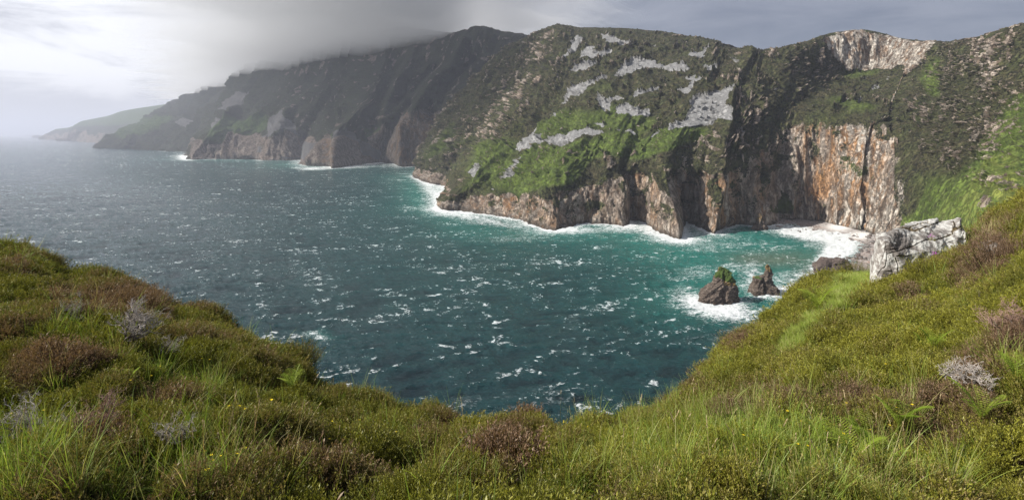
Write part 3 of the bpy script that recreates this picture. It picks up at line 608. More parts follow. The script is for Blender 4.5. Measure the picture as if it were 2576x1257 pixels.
# boulders of the beach
M_BR = rock_material('beach_boulder', (.17, .12, .10), (.30, .24, .21), (.06, .045, .04), .8, .3)
M_BG = rock_material('grey_boulder', (.25, .23, .22), (.40, .37, .36), (.10, .09, .08), .8, .3)
protos = []
def lumpmesh(seed, mat):
    o = lump('boulder', (0, 0, 0), (1, .9, .62), mat, seed, (18, 12), .55, attrs=False); me = o.data; bpy.data.objects.remove(o); return me
pm = [lumpmesh(s_, M_BR) for s_ in (1.2, 2.9, 4.4)]; pg = [lumpmesh(s_, M_BG) for s_ in (6.2, 7.7)]
rs = np.random.default_rng(3)
shp = [(2000,574),(2060,583),(2110,594),(2148,612),(2150,640),(2125,658),(2095,676)]
def put_boulder(X_, Y_, r_, zz, mesh, label, group, name='boulder'):
    D = (CAMH-zz)/((Y_/1257-HV)*TH); p = P3(X_, Y_, D)
    o = link(name, mesh, label, 'boulder', group); o.location = p; o.rotation_euler = (rs.uniform(-.3, .3), rs.uniform(-.3, .3), rs.uniform(0, 6.28)); s0 = r_*rs.uniform(.8, 1.2)
    o.scale = (s0, s0*rs.uniform(.6, 1), s0*rs.uniform(.6, 1.1)); return o
cz = lambda x_, y_: (1824+x_*.16, 490.5+y_*.16)
for (a, b_, r_) in ((870,527,6),(935,515,4),(975,537,7),(1030,560,4),(1180,575,6),(1220,543,4),(1270,545,4),(1380,547,5),(1430,515,9),(1530,520,6),(1570,490,10),(1410,465,11),(1100,500,7),(1050,455,8),(930,470,8),(800,470,8),(760,450,7),(1675,610,6),(1790,620,5),(1845,618,5),(1770,580,4),(1875,655,3),(1985,697,8),(1805,720,6),(1845,745,3),(1895,625,2.5),(1385,990,7),(1580,1005,5),(1650,1000,5),(1655,1030,7),(1700,960,5),(1750,945,6),(1785,900,5),(1740,908,4),(1850,860,6),(1700,1000,4),(1750,1035,5),(1800,1030,7),(1840,1000,8),(1890,880,7),(1930,900,6),(1800,970,6),(1960,690,4),(1150,560,3),(1320,500,5)):
    Xp, Yp = cz(a, b_); put_boulder(Xp, Yp, r_*.42, .6, pm[int(rs.integers(3))], 'dark wet boulder lying in the white surf at the beach', 'boulders in the surf')
for i in range(90):
    tt = rs.uniform(3.6, 7.5); ss = rs.uniform(.02, .9); pa = pchip(np.arange(11), sh, np.array([tt]))[0]*(1-ss)+pchip(np.arange(11), cb, np.array([tt]))[0]*ss
    o = link('beach_boulder', pg[int(rs.integers(2))] if rs.uniform() < .7 else pm[0], 'grey rounded boulder among the shingle of the beach', 'boulder', 'boulders on the shingle beach')
    r_ = rs.uniform(1.2, 3.0)*(1 if rs.uniform() < .8 else 1.5); o.location = (pa[0], pa[1], 6*ss**.7+.3); o.scale = (r_, r_*rs.uniform(.6, 1), r_*.8); o.rotation_euler = (rs.uniform(-.3, .3), rs.uniform(-.3, .3), rs.uniform(0, 6.28))
D_b = float(DW(700)); Xp, Yp = cz(1690, 1130); o = lump('shore_boulder', tuple(P3(Xp, Yp, D_b+12)), (17, 12, 9), M_BR, 5.1, (90, 60), .5, attrs=False)
o['label'] = 'large brown wet boulder at the water edge behind the heather rim'; o['category'] = 'boulder'
# islets off the distant coast
for (X_, Y_, wd, hh_, lb) in ((160,354,260,45,'low dark islet nearest below the distant coast'),(95,346,300,70,'small pointed islet off the tip of the distant coast'),(86,341.5,900,60,'long flat skerry on the horizon beyond the distant coast'),(146,352,120,14,'tiny flat reef left of the low dark islet')):
    D = float(DW(Y_)); o = lump('islet', tuple(P3(X_, Y_, D)), (wd*.5, wd*.4, hh_), M_BR, X_*.1, (50, 30), .6, attrs=False); o['label'] = lb; o['category'] = 'islet'; o['group'] = 'islets off the distant coast'
# ================================================================ the ground at the camera
SX = np.array([-700,-300,0,60,130,160,230,300,340,400,430,520,580,660,720,760,785,850,950,1000,1100,1160,1200,1300,1400,1480,1560,1640,1700,1720,1800,1870,1960,1990,2030,2100,2190,2300,2425,2490,2530,2576,2800,3200], float)
SY = np.array([580,612,638,650,663,684,688,712,728,768,786,798,820,865,898,932,990,998,1012,1032,1052,1070,1072,1066,1080,1080,1066,1042,1024,998,916,848,795,755,722,702,692,655,612,562,540,502,430,380], float)
DXk = np.array([-700,-300,0,160,340,430,600,760,785,850,1000,1200,1400,1560,1700,1800,1870,1960,2030,2100,2190,2300,2425,2490,2576,2800,3200], float)
DDk = np.array([18,16,15,14.5,13,12,10.5,9,8,7.5,6.8,6.3,6.3,6.8,8,11,14,18,23,26,28,28,25,20,17,14,12], float)
def worley(x, y, L):
    x = x/L+.35*perlin(x/L*1.7, y/L*1.7, 3); y = y/L+.35*perlin(x/L*1.7+40, y/L*1.7, 8); xi, yi = np.floor(x), np.floor(y); f1 = np.full(x.shape, 9.); f2 = f1.copy(); cid = np.zeros(x.shape)
    for i in (-1, 0, 1):
        for j in (-1, 0, 1):
            a, b = xi+i, yi+j; h1 = np.abs(np.sin(a*127.1+b*311.7)*43758.5453) % 1; h2 = np.abs(np.sin(a*269.5+b*183.3)*24634.634) % 1
            d = np.hypot(a+.15+.7*h1-x, b+.15+.7*h2-y); n = d < f1
            f2 = np.where(n, f1, np.minimum(f2, d)); cid = np.where(n, (h1*7.3+h2*3.1) % 1, cid); f1 = np.where(n, d, f1)
    return f1, f2, cid
def mounds(x, y):
    a = worley(x, y, .58); b = worley(x+50, y, 1.35); w = sstep(7, 14, y); pick = w > .5
    dome = (1-w)*.24*(1-(a[0]/.72)**2)+w*.46*(1-(b[0]/.72)**2)
    gap = np.where(pick, (b[1]-b[0]), (a[1]-a[0])); return dome, gap, np.where(pick, b[2], a[2])
def hummock(x, y, z):
    d, g, c = mounds(x, y)
    return .30*(fbm(x/2.4, y/2.8, 7+z/3, 2)+.1)+d*(.65+.4*c)-.05*sstep(.2, .0, g)-.08-.08*sstep(7, 14, y)
SPX = pchip(SX, SY, np.arange(-700, 3201, 5.0)); SPX = np.convolve(np.pad(SPX, 2, mode='edge'), np.ones(5)/5, 'valid')
DPX = pchip(DXk, DDk, np.arange(-700, 3201, 5.0)); DPX = np.convolve(np.pad(DPX, 14, mode='edge'), np.ones(29)/29, 'valid')
def ground_pt(X, q):
    """q in 0..1: from just under the frame up to the rim; >1: over the rim and down to the sea"""
    sy = np.interp(X, np.arange(-700, 3201, 5.0), SPX); ds = np.interp(X, np.arange(-700, 3201, 5.0), DPX)
    s1 = (sy/1257-HV)*TH; s0 = 2.4
    s = s0+(s1-s0)*np.clip(q, 0, 1)
    inv = 1/2.56+(1/ds-1/2.56)*(.643-s)/(.643-s1); D = 1/np.maximum(inv, 1/60)
    z = CAMH-s*D; dd = np.clip(q-1, 0, None)*95
    D2 = D+dd; z2 = z-(s1+.35)*dd-.55*dd*sstep(0, 12, dd)-.2*np.minimum(dd, 3)
    D, z = np.where(q > 1, D2, D), np.where(q > 1, z2, z)
    return (X/2576-.5)*TW*D, D, z
NX, NQ = 1150, 560
Xg = np.concatenate([np.linspace(-1500, -220, 90, endpoint=False), np.linspace(-220, 2800, 930, endpoint=False), np.linspace(2800, 4300, 130)])
tq = np.linspace(0, 1, 470); qs = np.concatenate([1-(1-tq)**1.7, 1+np.linspace(.004, 1, 90)**2])
XX, QQ = np.meshgrid(Xg, qs, indexing='ij'); gx, gy, gz = ground_pt(XX, QQ)
gz = gz+hummock(gx, gy, gz)*sstep(1.0, 2.6, gy)-.17
GV = np.stack([gx, gy, gz], -1); GX, GY = proj(GV)
m, k, b = new_mat('peaty_ground'); co = k.coord('Object'); n1 = k.noise(co, 9, 6, .65); n2 = k.noise(co, 1.2, 4, .6)
c = k.mix(k.ramp(n1, .4, .6), (.016, .013, .007), (.038, .040, .013)); c = k.mix(k.ramp(n2, .5, .7), c, (.06, .045, .028)); k.put(b.inputs['Base Color'], c); k.put(b.inputs['Normal'], k.bump(n1, .1, 1.0))
grid_mesh('ground', GV, m, flip=True)

# ---------------------------------------------------------------- plant materials
def plant_mat(name, cols, trans=.35, inst=True):
    """cols: base of the shoot, shoot colour A, B, brown colour C. 'tip' runs up the shoot; 'tint' and 'brown' vary from plant to plant."""
    m = bpy.data.materials.new(name); m.use_nodes = True; k = N(m); k.n.clear()
    tip = k.attr('tip'); T_ = 'INSTANCER' if inst else 'OBJECT'
    tint, brown = k.attr('tint', T_), k.attr('brown', T_); rnd = k.attr('rnd')
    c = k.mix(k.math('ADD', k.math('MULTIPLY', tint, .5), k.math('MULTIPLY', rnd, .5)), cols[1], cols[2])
    c = k.mix(k.ramp(k.math('ADD', brown, k.math('MULTIPLY', rnd, .45)), .38, .9), c, cols[3])
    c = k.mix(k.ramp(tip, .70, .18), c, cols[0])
    d = k.node('ShaderNodeBsdfDiffuse'); k.put(d.inputs[0], c); t = k.node('ShaderNodeBsdfTranslucent'); k.put(t.inputs[0], k.mix(1.0, c, (1.15, 1.15, .6), 'MULTIPLY'))
    g = k.node('ShaderNodeBsdfGlossy'); g.inputs['Roughness'].default_value = .45; k.put(g.inputs[0], (.5, .5, .45, 1))
    mx = k.node('ShaderNodeMixShader'); mx.inputs[0].default_value = trans; k.l.new(d.outputs[0], mx.inputs[1]); k.l.new(t.outputs[0], mx.inputs[2])
    m2 = k.node('ShaderNodeMixShader'); m2.inputs[0].default_value = .04; k.l.new(mx.outputs[0], m2.inputs[1]); k.l.new(g.outputs[0], m2.inputs[2])
    o = k.node('ShaderNodeOutputMaterial'); k.l.new(m2.outputs[0], o.inputs[0]); return m
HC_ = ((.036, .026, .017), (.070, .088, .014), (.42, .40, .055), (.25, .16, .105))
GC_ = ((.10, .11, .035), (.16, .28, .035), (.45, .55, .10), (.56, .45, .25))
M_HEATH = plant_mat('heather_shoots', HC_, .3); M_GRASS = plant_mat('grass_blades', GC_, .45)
M_HEATH1 = plant_mat('heather_bush', HC_, .3, False); M_FERN = plant_mat('fern_green', ((.12, .16, .03), (.20, .30, .03), (.32, .40, .05), (.30, .25, .08)), .45, False)
M_TWIG = plant_mat('bleached_twigs', ((.12, .10, .085), (.40, .36, .33), (.62, .57, .53), (.42, .28, .23)), .0, False)
M_STEM = plant_mat('dry_stem', ((.12, .14, .04), (.30, .27, .11), (.42, .34, .17), (.50, .32, .17)), .3, False)
def simple_mat(name, col):
    m, k, b = new_mat(name); n = k.noise(k.coord('Object'), 60, 3, .5); k.put(b.inputs['Base Color'], k.mix(n, col, tuple(v*.75 for v in col))); b.inputs['Roughness'].default_value = .6; return m
M_YEL = simple_mat('yellow_petal', (.85, .62, .02)); M_PURP = simple_mat('purple_petal', (.45, .10, .42)); M_SEED = simple_mat('seed_head', (.60, .47, .27))

# ---------------------------------------------------------------- plant meshes
def basis(d):
    d = d/(np.linalg.norm(d, axis=-1, keepdims=True)+1e-9); up = np.where(np.abs(d[..., 2:3]) < .9, np.array([0, 0, 1.0]), np.array([1.0, 0, 0]))
    a = np.cross(d, up); a /= np.linalg.norm(a, axis=-1, keepdims=True)+1e-9; return d, a, np.cross(d, a)
def diamonds(P, d, L, W, rg, roll=None):
    """leaf-shaped quads at P along d"""
    d, a, b_ = basis(d); n = len(P); th = rg.uniform(0, 2*np.pi, n)[:, None] if roll is None else roll
    s = a*np.cos(th)+b_*np.sin(th); L = np.broadcast_to(L, (n,))[:, None]; W = np.broadcast_to(W, (n,))[:, None]
    return np.stack([P, P+d*L*.5+s*W*.5, P+d*L, P+d*L*.5-s*W*.5], 1)
def strip(pts, w, side):
    """pts (n,k,3) centre lines, w (n,k) widths -> quads (n*(k-1),4,3)"""
    a = pts+side*w[..., None]*.5; b_ = pts-side*w[..., None]*.5
    return np.stack([a[:, :-1], a[:, 1:], b_[:, 1:], b_[:, :-1]], 2).reshape(-1, 4, 3)
def quads_mesh(name, Q, tip, rnd, mat):
    n = len(Q); V = Q.reshape(-1, 3); F = np.arange(n*4).reshape(n, 4)
    me = bpy.data.meshes.new(name); me.vertices.add(n*4); me.vertices.foreach_set('co', np.ascontiguousarray(V, np.float32).reshape(-1))
    me.loops.add(n*4); me.loops.foreach_set('vertex_index', F.astype(np.int32).reshape(-1)); me.polygons.add(n)
    me.polygons.foreach_set('loop_start', np.arange(0, n*4, 4, dtype=np.int32)); me.polygons.foreach_set('loop_total', np.full(n, 4, np.int32)); me.update(calc_edges=True)
    for k_, a in (('tip', tip), ('rnd', rnd)):
        at = me.attributes.new(k_, 'FLOAT', 'POINT'); at.data.foreach_set('value', np.ascontiguousarray(np.broadcast_to(a, (n, 4)) if np.ndim(a) < 2 else a, np.float32).reshape(-1))
    me.materials.append(mat); return me
def sprigs(P, Dr, H, rg, nl=16, ll=.021, lw=.0078, stem=.0045):
    """upright heather shoots: a bent woody stem closely set with tiny leaves"""
    n = len(P); d, a, b_ = basis(Dr); bend = rg.normal(0, .16, (n, 2)); ts = np.linspace(0, 1, 4)
    C = lambda t: P[:, None]+d[:, None]*(H[:, None]*t)[..., None]+(a[:, None]*bend[:, None, :1]+b_[:, None]*bend[:, None, 1:])*(H[:, None]*t**2)[..., None]
    pts = C(ts[None]); w = stem*(1-.6*ts)[None]+np.zeros((n, 4)); ang = rg.uniform(0, 3.14, n)[:, None, None]
    sd_ = (a[:, None]*np.cos(ang)+b_[:, None]*np.sin(ang)); Q = [strip(pts, w, sd_)]; tp = [np.repeat(np.tile(ts[:3]*.25, n), 1)[:, None]*np.ones((1, 4))]
    rn_ = rg.uniform(0, 1, n); rd = [np.repeat(rn_, 3)[:, None]*np.ones((1, 4))]
    tt = rg.uniform(.28, 1.0, (n, nl)); pp = C(tt).reshape(-1, 3); az_ = rg.uniform(0, 2*np.pi, (n*nl, 1)); dn, an, bn = (np.repeat(q_, nl, 0) for q_ in (d, a, b_))
    ld = dn*rg.uniform(.6, 1.3, (n*nl, 1))+(an*np.cos(az_)+bn*np.sin(az_))*.75
    Q.append(diamonds(pp, ld, ll*rg.uniform(.7, 1.5, n*nl), lw, rg)); tp.append((tt.reshape(-1, 1)*.75+.25)*np.ones((1, 4))); rd.append(np.repeat(rn_, nl)[:, None]*np.ones((1, 4)))
    return np.concatenate(Q), np.concatenate(tp), np.concatenate(rd)
def heather_clump(name, rg, n=24, rad=.085, h=(.13, .25), mat=None, nl=16, **kw):
    r = rad*np.sqrt(rg.uniform(0, 1, n)); t = rg.uniform(0, 2*np.pi, n); P = np.stack([r*np.cos(t), r*np.sin(t), 0*r-.02], 1)
    Dr = np.stack([P[:, 0]*2.6+rg.normal(0, .1, n), P[:, 1]*2.6+rg.normal(0, .1, n), np.ones(n)], 1); H = rg.uniform(*h, n)*(1.1-.35*r/rad)
    return quads_mesh(name, *sprigs(P, Dr, H, rg, nl, **kw), mat or M_HEATH)
def blades(P, az_, lean, L, W, rg, k_=6, droop=1.0):
    n = len(P); ts = np.linspace(0, 1, k_)[None]; a = np.stack([np.cos(az_), np.sin(az_), 0*az_], 1)
    th = lean[:, None]+droop*rg.uniform(.3, 1.1, n)[:, None]*ts**1.5; st = L[:, None]/(k_-1)
    hx = np.cumsum(np.sin(th)*st, 1)-np.sin(th[:, :1])*st; hz_ = np.cumsum(np.cos(th)*st, 1)-np.cos(th[:, :1])*st
    pts = P[:, None]+a[:, None]*hx[..., None]+np.array([0, 0, 1.0])*hz_[..., None]; w_ = W[:, None]*np.clip(1.05-ts**1.6, .12, 1)
    tw = az_+rg.normal(1.57, .5, n); sd_ = np.stack([np.cos(tw), np.sin(tw), 0*tw], 1)[:, None]
    q = strip(pts, w_, sd_); return q, np.tile((ts[0, :-1]*.8+.2), n)[:, None]*np.ones((1, 4)), np.repeat(rg.uniform(0, 1, n), k_-1)[:, None]*np.ones((1, 4))
def grass_tuft(name, rg, n=30, rad=.06, L=(.10, .27), W=.0052, droop=1.0):
    r = rad*np.sqrt(rg.uniform(0, 1, n)); t = rg.uniform(0, 2*np.pi, n); P = np.stack([r*np.cos(t), r*np.sin(t), 0*r-.02], 1)
    return quads_mesh(name, *blades(P, t+rg.normal(0, .7, n), rg.uniform(.02, .42, n), rg.uniform(*L, n), W*rg.uniform(.6, 1.3, n), rg, droop=droop), M_GRASS)
pc = bpy.data.collections.new('plant_kinds')
def proto(me):
    o = bpy.data.objects.new(me.name, me); pc.objects.link(o)
rg = np.random.default_rng(21)
for i in range(5): proto(heather_clump('a_heather_%d' % i, rg, (26, 20, 24, 16, 30)[i], h=((.13, .25), (.10, .22), (.16, .27), (.20, .33), (.10, .20))[i], nl=(16, 12, 20, 18, 14)[i], ll=(.020, .030, .016, .024, .014)[i], lw=(.0075, .0085, .006, .007, .0065)[i]))                      # 0-4
for i in range(2): proto(heather_clump('b_heather_short_%d' % i, rg, 20, .10, (.07, .14)))   # 5-6
for i in range(4): proto(grass_tuft('c_grass_%d' % i, rg))                              # 7-10
for i in range(2): proto(grass_tuft('d_grass_long_%d' % i, rg, 14, .05, (.35, .62), .0065, .9))  # 11-12
for i in range(2): proto(heather_clump('e_heather_sparse_%d' % i, rg, 12, .10, (.16, .30), nl=9))  # 13-14
def scatter(name, P, rot, scl, idx, tint, brown, label):
    me = bpy.data.meshes.new(name); n = len(P); me.vertices.add(n); me.vertices.foreach_set('co', np.ascontiguousarray(P, np.float32).reshape(-1))
    for k_, t_, v_ in (('rot', 'FLOAT_VECTOR', rot), ('scl', 'FLOAT_VECTOR', np.stack([scl, scl, scl**.55*.92], 1)), ('idx', 'INT', idx), ('tint', 'FLOAT', tint), ('brown', 'FLOAT', brown)):
        at = me.attributes.new(k_, t_, 'POINT'); at.data.foreach_set('vector' if t_ == 'FLOAT_VECTOR' else 'value', np.ascontiguousarray(v_, np.int32 if t_ == 'INT' else np.float32).reshape(-1))
    o = bpy.data.objects.new(name, me); COL.objects.link(o); o['kind'] = 'stuff'; o['label'] = label
    ng = bpy.data.node_groups.new(name, 'GeometryNodeTree'); ng.interface.new_socket('Geometry', in_out='INPUT', socket_type='NodeSocketGeometry'); ng.interface.new_socket('Geometry', in_out='OUTPUT', socket_type='NodeSocketGeometry')
    nn, ll = ng.nodes, ng.links; gi, go = nn.new('NodeGroupInput'), nn.new('NodeGroupOutput'); ip = nn.new('GeometryNodeInstanceOnPoints'); ci = nn.new('GeometryNodeCollectionInfo')
    ci.inputs['Collection'].default_value = pc; ci.inputs['Separate Children'].default_value = True; ci.inputs['Reset Children'].default_value = True; ip.inputs['Pick Instance'].default_value = True
    mp = nn.new('GeometryNodeMeshToPoints'); ll.new(gi.outputs[0], mp.inputs[0]); ll.new(mp.outputs[0], ip.inputs['Points']); ll.new(ci.outputs[0], ip.inputs['Instance'])
    for nm, typ, sock in (('rot', 'FLOAT_VECTOR', 'Rotation'), ('scl', 'FLOAT_VECTOR', 'Scale'), ('idx', 'INT', 'Instance Index')):
        a = nn.new('GeometryNodeInputNamedAttribute'); a.data_type = typ; a.inputs[0].default_value = nm
        if nm == 'rot':
            r_ = nn.new('FunctionNodeEulerToRotation'); ll.new(a.outputs[0], r_.inputs[0]); ll.new(r_.outputs[0], ip.inputs[sock])
        else: ll.new(a.outputs[0], ip.inputs[sock])
    ll.new(ip.outputs[0], go.inputs[0]); md = o.modifiers.new('scatter', 'NODES'); md.node_group = ng; return o

# ---------------------------------------------------------------- where grass and heather grow
def fblob(X, Y, L):
    f = np.zeros_like(X)
    for cx, cy, rx, ry, a in L: f = np.maximum(f, a*np.exp(-(((X-cx)/rx)**2+((Y-cy)/ry)**2)**1.3))
    return f
def fields(P):
    X, Y = proj(P); wx = X+26*fbm(P[..., 0]/.8, P[..., 1]/.8, P[..., 2], 3); wy = Y+18*fbm(P[..., 0]/.8+9, P[..., 1]/.8, P[..., 2], 3)
    g = fblob(wx, wy, ((60,1230,150,130,.95),(250,1260,220,70,.85),(480,1240,150,120,.85),(150,855,90,22,.7),(300,905,90,35,.6),(400,960,80,30,.6),(510,1000,45,60,.8),(60,655,60,12,.8),(700,1250,120,30,.8),(1450,1250,180,70,.7),(1650,1220,170,110,.9),
        (1850,1130,150,90,.9),(2050,1210,200,140,1.0),(2240,1210,130,130,.95),(2420,1230,80,70,.85),(1700,1090,120,40,.6),(1760,1060,110,25,.6),(2540,990,45,60,.95),(2480,605,60,22,.8),(2300,1060,50,60,.6),(1000,1130,90,25,.35),(1180,1200,120,40,.3),(1480,1080,50,25,.5),(2330,830,40,25,.4),(2380,720,40,30,.4),(900,1010,60,20,.3),(2500,740,30,40,.5)))
    lime = inpoly(wx, wy, [(1950,915),(1985,840),(2070,765),(2095,695),(2200,672),(2216,712),(2150,765),(2085,805),(2035,875),(1990,920)]).astype(float)
    g = np.clip(g+.28*fbm(P[..., 0]/.5, P[..., 1]/.5, P[..., 2]/.5, 3)*(g > .1), 0, 1); g = np.maximum(g, lime)
    br = fblob(wx, wy, ((320,775,110,45,.95),(120,930,110,45,.7),(150,760,60,30,.5),(30,700,40,30,.5),(60,980,60,50,.7),(420,1010,90,45,.5),(260,1110,50,60,.8),(2520,630,55,70,.95),(2545,850,60,50,.9),(2420,600,30,20,.5),(2450,970,60,70,.6),(1725,985,70,18,.6),(1990,1010,150,35,.5),
        (2290,745,40,25,.6),(1275,1140,50,70,.7),(1840,1060,90,30,.6),(2130,1000,70,25,.5),(2400,1130,60,40,.5),(560,880,50,20,.3),(1100,1090,60,25,.35),(1270,1050,60,12,.6),(1400,1060,60,14,.5),(2350,1020,60,30,.5),(1850,870,40,25,.5),(2440,700,40,50,.6)))
    br = np.clip(br*.9+.42*fbm(P[..., 0]/.9+4, P[..., 1]/.9, P[..., 2]/.9, 3)+.10, 0, 1)
    return g, br, lime
# cells of the ground, chosen by their area and by how large they show
c00 = GV[:-1, :-1]; e1 = GV[1:, :-1]-c00; e2 = GV[:-1, 1:]-c00; ar = np.linalg.norm(np.cross(e1, e2), axis=-1)
Dm = c00[..., 1]; sz = np.clip(Dm/8.5, .62, 2.4); cX, cY = GX[:-1, :-1], GY[:-1, :-1]
inw = (cX > -900) & (cX < 3700) & (QQ[:-1, :-1] < 1.05) & (Dm > .6); outf = (cX < -130) | (cX > 2720) | (cY > 1400); sz = np.where(outf, np.maximum(sz*1.5, 1.1), sz)
sp = .060*sz; wgt = np.where(inw, ar/sp**2, 0); wgt *= np.where(QQ[:-1, :-1] > 1.0, .5, 1)*np.where(outf, .8, np.where(cY > 1290, .6, 1))
ntot = int(wgt.sum()); print('plants', ntot)
cum = np.cumsum(wgt.ravel()); pick = np.searchsorted(cum, rg.uniform(0, cum[-1], ntot)); ii, jj = np.unravel_index(pick, wgt.shape); a_, b_ = rg.uniform(0, 1, (2, ntot, 1))
PP = GV[ii, jj]+e1[ii, jj]*a_+e2[ii, jj]*b_; GN_ = gnormals(GV); GN_ = np.where(GN_[..., 2:3] < 0, -GN_, GN_); pn = GN_[ii, jj]; ps = sz[ii, jj]
g_, br_, lm_ = fields(PP); u_ = rg.uniform(0, 1, ntot)
_d, gap_, cid_ = mounds(PP[:, 0], PP[:, 1])
isg = u_ < np.clip((g_-.12)*.75, 0, .9)+.008+.16*(gap_ < .10)*(fbm(PP[:, 0]/1.7, PP[:, 1]/1.7, 3, 2) > -.05); isg |= lm_ > .5; tnt = np.clip(.45+.6*fbm(PP[:, 0]/1.1+7, PP[:, 1]/1.1, PP[:, 2], 3)+.5*(cid_-.5)+.6*(_d/np.where(PP[:, 1] > 10.5, .46, .24)-.5)+rg.normal(0, .12, ntot), 0, 1); lf_ = sstep(.62, .30, proj(PP)[0]/2576); tnt = tnt*(1-.72*lf_); br_ = np.clip(br_+.38*(cid_**3-.25)+.05*lf_, 0, 1)  # tint drops towards the left: shade of that slope painted into the plants
rot = np.stack([np.clip(-pn[:, 1]*.7, -.7, .7)+rg.normal(0, .12, ntot), np.clip(pn[:, 0]*.7, -.7, .7)+rg.normal(0, .12, ntot), rg.uniform(0, 6.28, ntot)], 1)
hol = fbm(PP[:, 0]/.45/ps**.5, PP[:, 1]/.45/ps**.5, PP[:, 2]/.45/ps**.5, 2)
h_ = ~isg; hi = rg.integers(0, 5, ntot); hi = np.where(rg.uniform(0, 1, ntot) < .18, rg.integers(5, 7, ntot), hi); hi = np.where(rg.uniform(0, 1, ntot) < .06+.3*(br_ > .6), rg.integers(13, 15, ntot), hi)
keep = h_ & (hol > -.45) & ((gap_ > .12) | (g_ > .4))
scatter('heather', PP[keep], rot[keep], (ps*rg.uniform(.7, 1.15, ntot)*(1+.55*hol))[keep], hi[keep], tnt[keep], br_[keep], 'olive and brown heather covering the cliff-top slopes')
lime_i = lm_ > .5
gi_ = np.where(rg.uniform(0, 1, ntot) < np.where(lime_i, 0, .10), rg.integers(11, 13, ntot), rg.integers(7, 11, ntot))
gt = np.where(lime_i, .95, np.clip(tnt*.9, 0, 1)); gt = np.where(lime_i, gt, gt*(1-.45*sstep(.5, .2, proj(PP)[0]/2576))); gb = np.where(lime_i, .30*rg.uniform(0, 1, ntot)+.10, np.clip(.12+.35*rg.uniform(0, 1, ntot)+.4*(br_-.4), 0, 1))  # left-hand grass darkened too, its shade put into the tint
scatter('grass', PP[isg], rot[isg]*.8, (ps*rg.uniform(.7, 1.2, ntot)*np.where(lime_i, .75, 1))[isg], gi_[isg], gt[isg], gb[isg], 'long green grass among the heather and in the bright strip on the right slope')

# ---------------------------------------------------------------- single plants
def spot(X, Y):
    i = int(np.argmin(np.abs(Xg-X))); m_ = (QQ[i] <= 1.0); jx = np.where(m_)[0]; j = jx[np.argmin(np.abs(GY[i, jx]-Y))]; return GV[i, j].copy()
def twig_mesh(rg, size, lean=(0, 0), dens=1.0, mat=None, w0=.014, curl=.75, levels=5):
    Q = []; T = []
    def grow(p, d, L, w_, lv):
        k_ = 5; pts = [p]; dd = d.copy()
        for s_ in range(k_):
            dd = dd+rg.normal(0, curl*.45, 3); dd[2] += .05; dd /= np.linalg.norm(dd); pts.append(pts[-1]+dd*L/k_)
        pts = np.array(pts)[None]; ww = np.linspace(w_, w_*.62, k_+1)[None]; _, a, b2 = basis(dd[None])
        for sd_ in (a, b2): Q.append(strip(pts, ww, sd_[:, None])); T.append(np.full((k_, 4), .12+.2*lv))
        if lv < levels:
            for _i in range(int(rg.integers(2, 4)) if lv else max(3, int(5*dens))):
                t_ = rg.integers(2, k_+1); nd = dd+rg.normal(0, .62, 3); nd[2] = abs(nd[2])*.8+.1; nd /= np.linalg.norm(nd); grow(pts[0, t_], nd, L*rg.uniform(.55, .82), w_*.62, lv+1)
    for _i in range(3):
        d = np.array([lean[0]+rg.normal(0, .35), lean[1]+rg.normal(0, .35), 1.0]); grow(np.array([rg.normal(0, .02), rg.normal(0, .02), -.03]), d/np.linalg.norm(d), size*.36, w0*size/.35, 0)
    Q = np.concatenate(Q); return quads_mesh('twigs', Q, np.concatenate(T), rg.uniform(0, 1, (len(Q), 1))*np.ones((1, 4)), mat or M_TWIG)
def setp(o, tint, brown): o['tint'] = float(tint); o['brown'] = float(brown); return o
r5 = np.random.default_rng(77)
for X_, Y_, sz_, ln, lab in ((95,1118,.32,(-.1,-.1),'bleached grey dead heather bush with twisted stems at the lower left corner'), (205,1165,.27,(.45,-.1),'pale dead heather bush leaning right above the grass at bottom left'), (320,890,.50,(.5,-.2),'bare bleached branches leaning over in the hollow on the left slope'),
        (265,1120,.26,(.1,0),'dull purple-grey dead heather in the dark gap above the long grass'), (430,1145,.20,(0,0),'small pale dry heather tuft among the long grass stems'), (185,835,.36,(0,0),'round greyish dead heather clump on the left slope'), (405,915,.30,(0,0),'small grey dry plant beside the bare branches'),
        (2470,1010,.36,(-.3,0),'dry grey heather twigs hanging under the olive bush at right'), (2555,870,.38,(0,0),'pinkish dead heather thicket at the right edge'), (2290,770,.6,(0,0),'dark reddish dead heather clump below the white boulder'), (2505,655,.42,(0,0),'pale dry twiggy shrub on the slope right of the white boulder')):
    o = setp(link('dead_heather', twig_mesh(r5, sz_, ln), lab, 'shrub', 'dead heather bushes'), r5.uniform(.3, .9), .9 if 'red' in lab or 'pink' in lab or 'purple' in lab else .1); o.location = spot(X_, Y_)+np.array([0, 0, .10]); o.scale = (1.25,)*3
def bush_mesh(rg, R_, n):
    t = rg.uniform(0, 2*np.pi, n); ph = np.arccos(rg.uniform(.15, 1, n)); d = np.stack([np.sin(ph)*np.cos(t), np.sin(ph)*np.sin(t), np.cos(ph)], 1); P = d*R_*np.array([1, 1, .75])*rg.uniform(.45, 1.0, (n, 1))
    return quads_mesh('heather_bush', *sprigs(P, d*.7+np.array([0, 0, .8]), rg.uniform(.10, .19, n)*R_/.22, rg, 14), M_HEATH1)
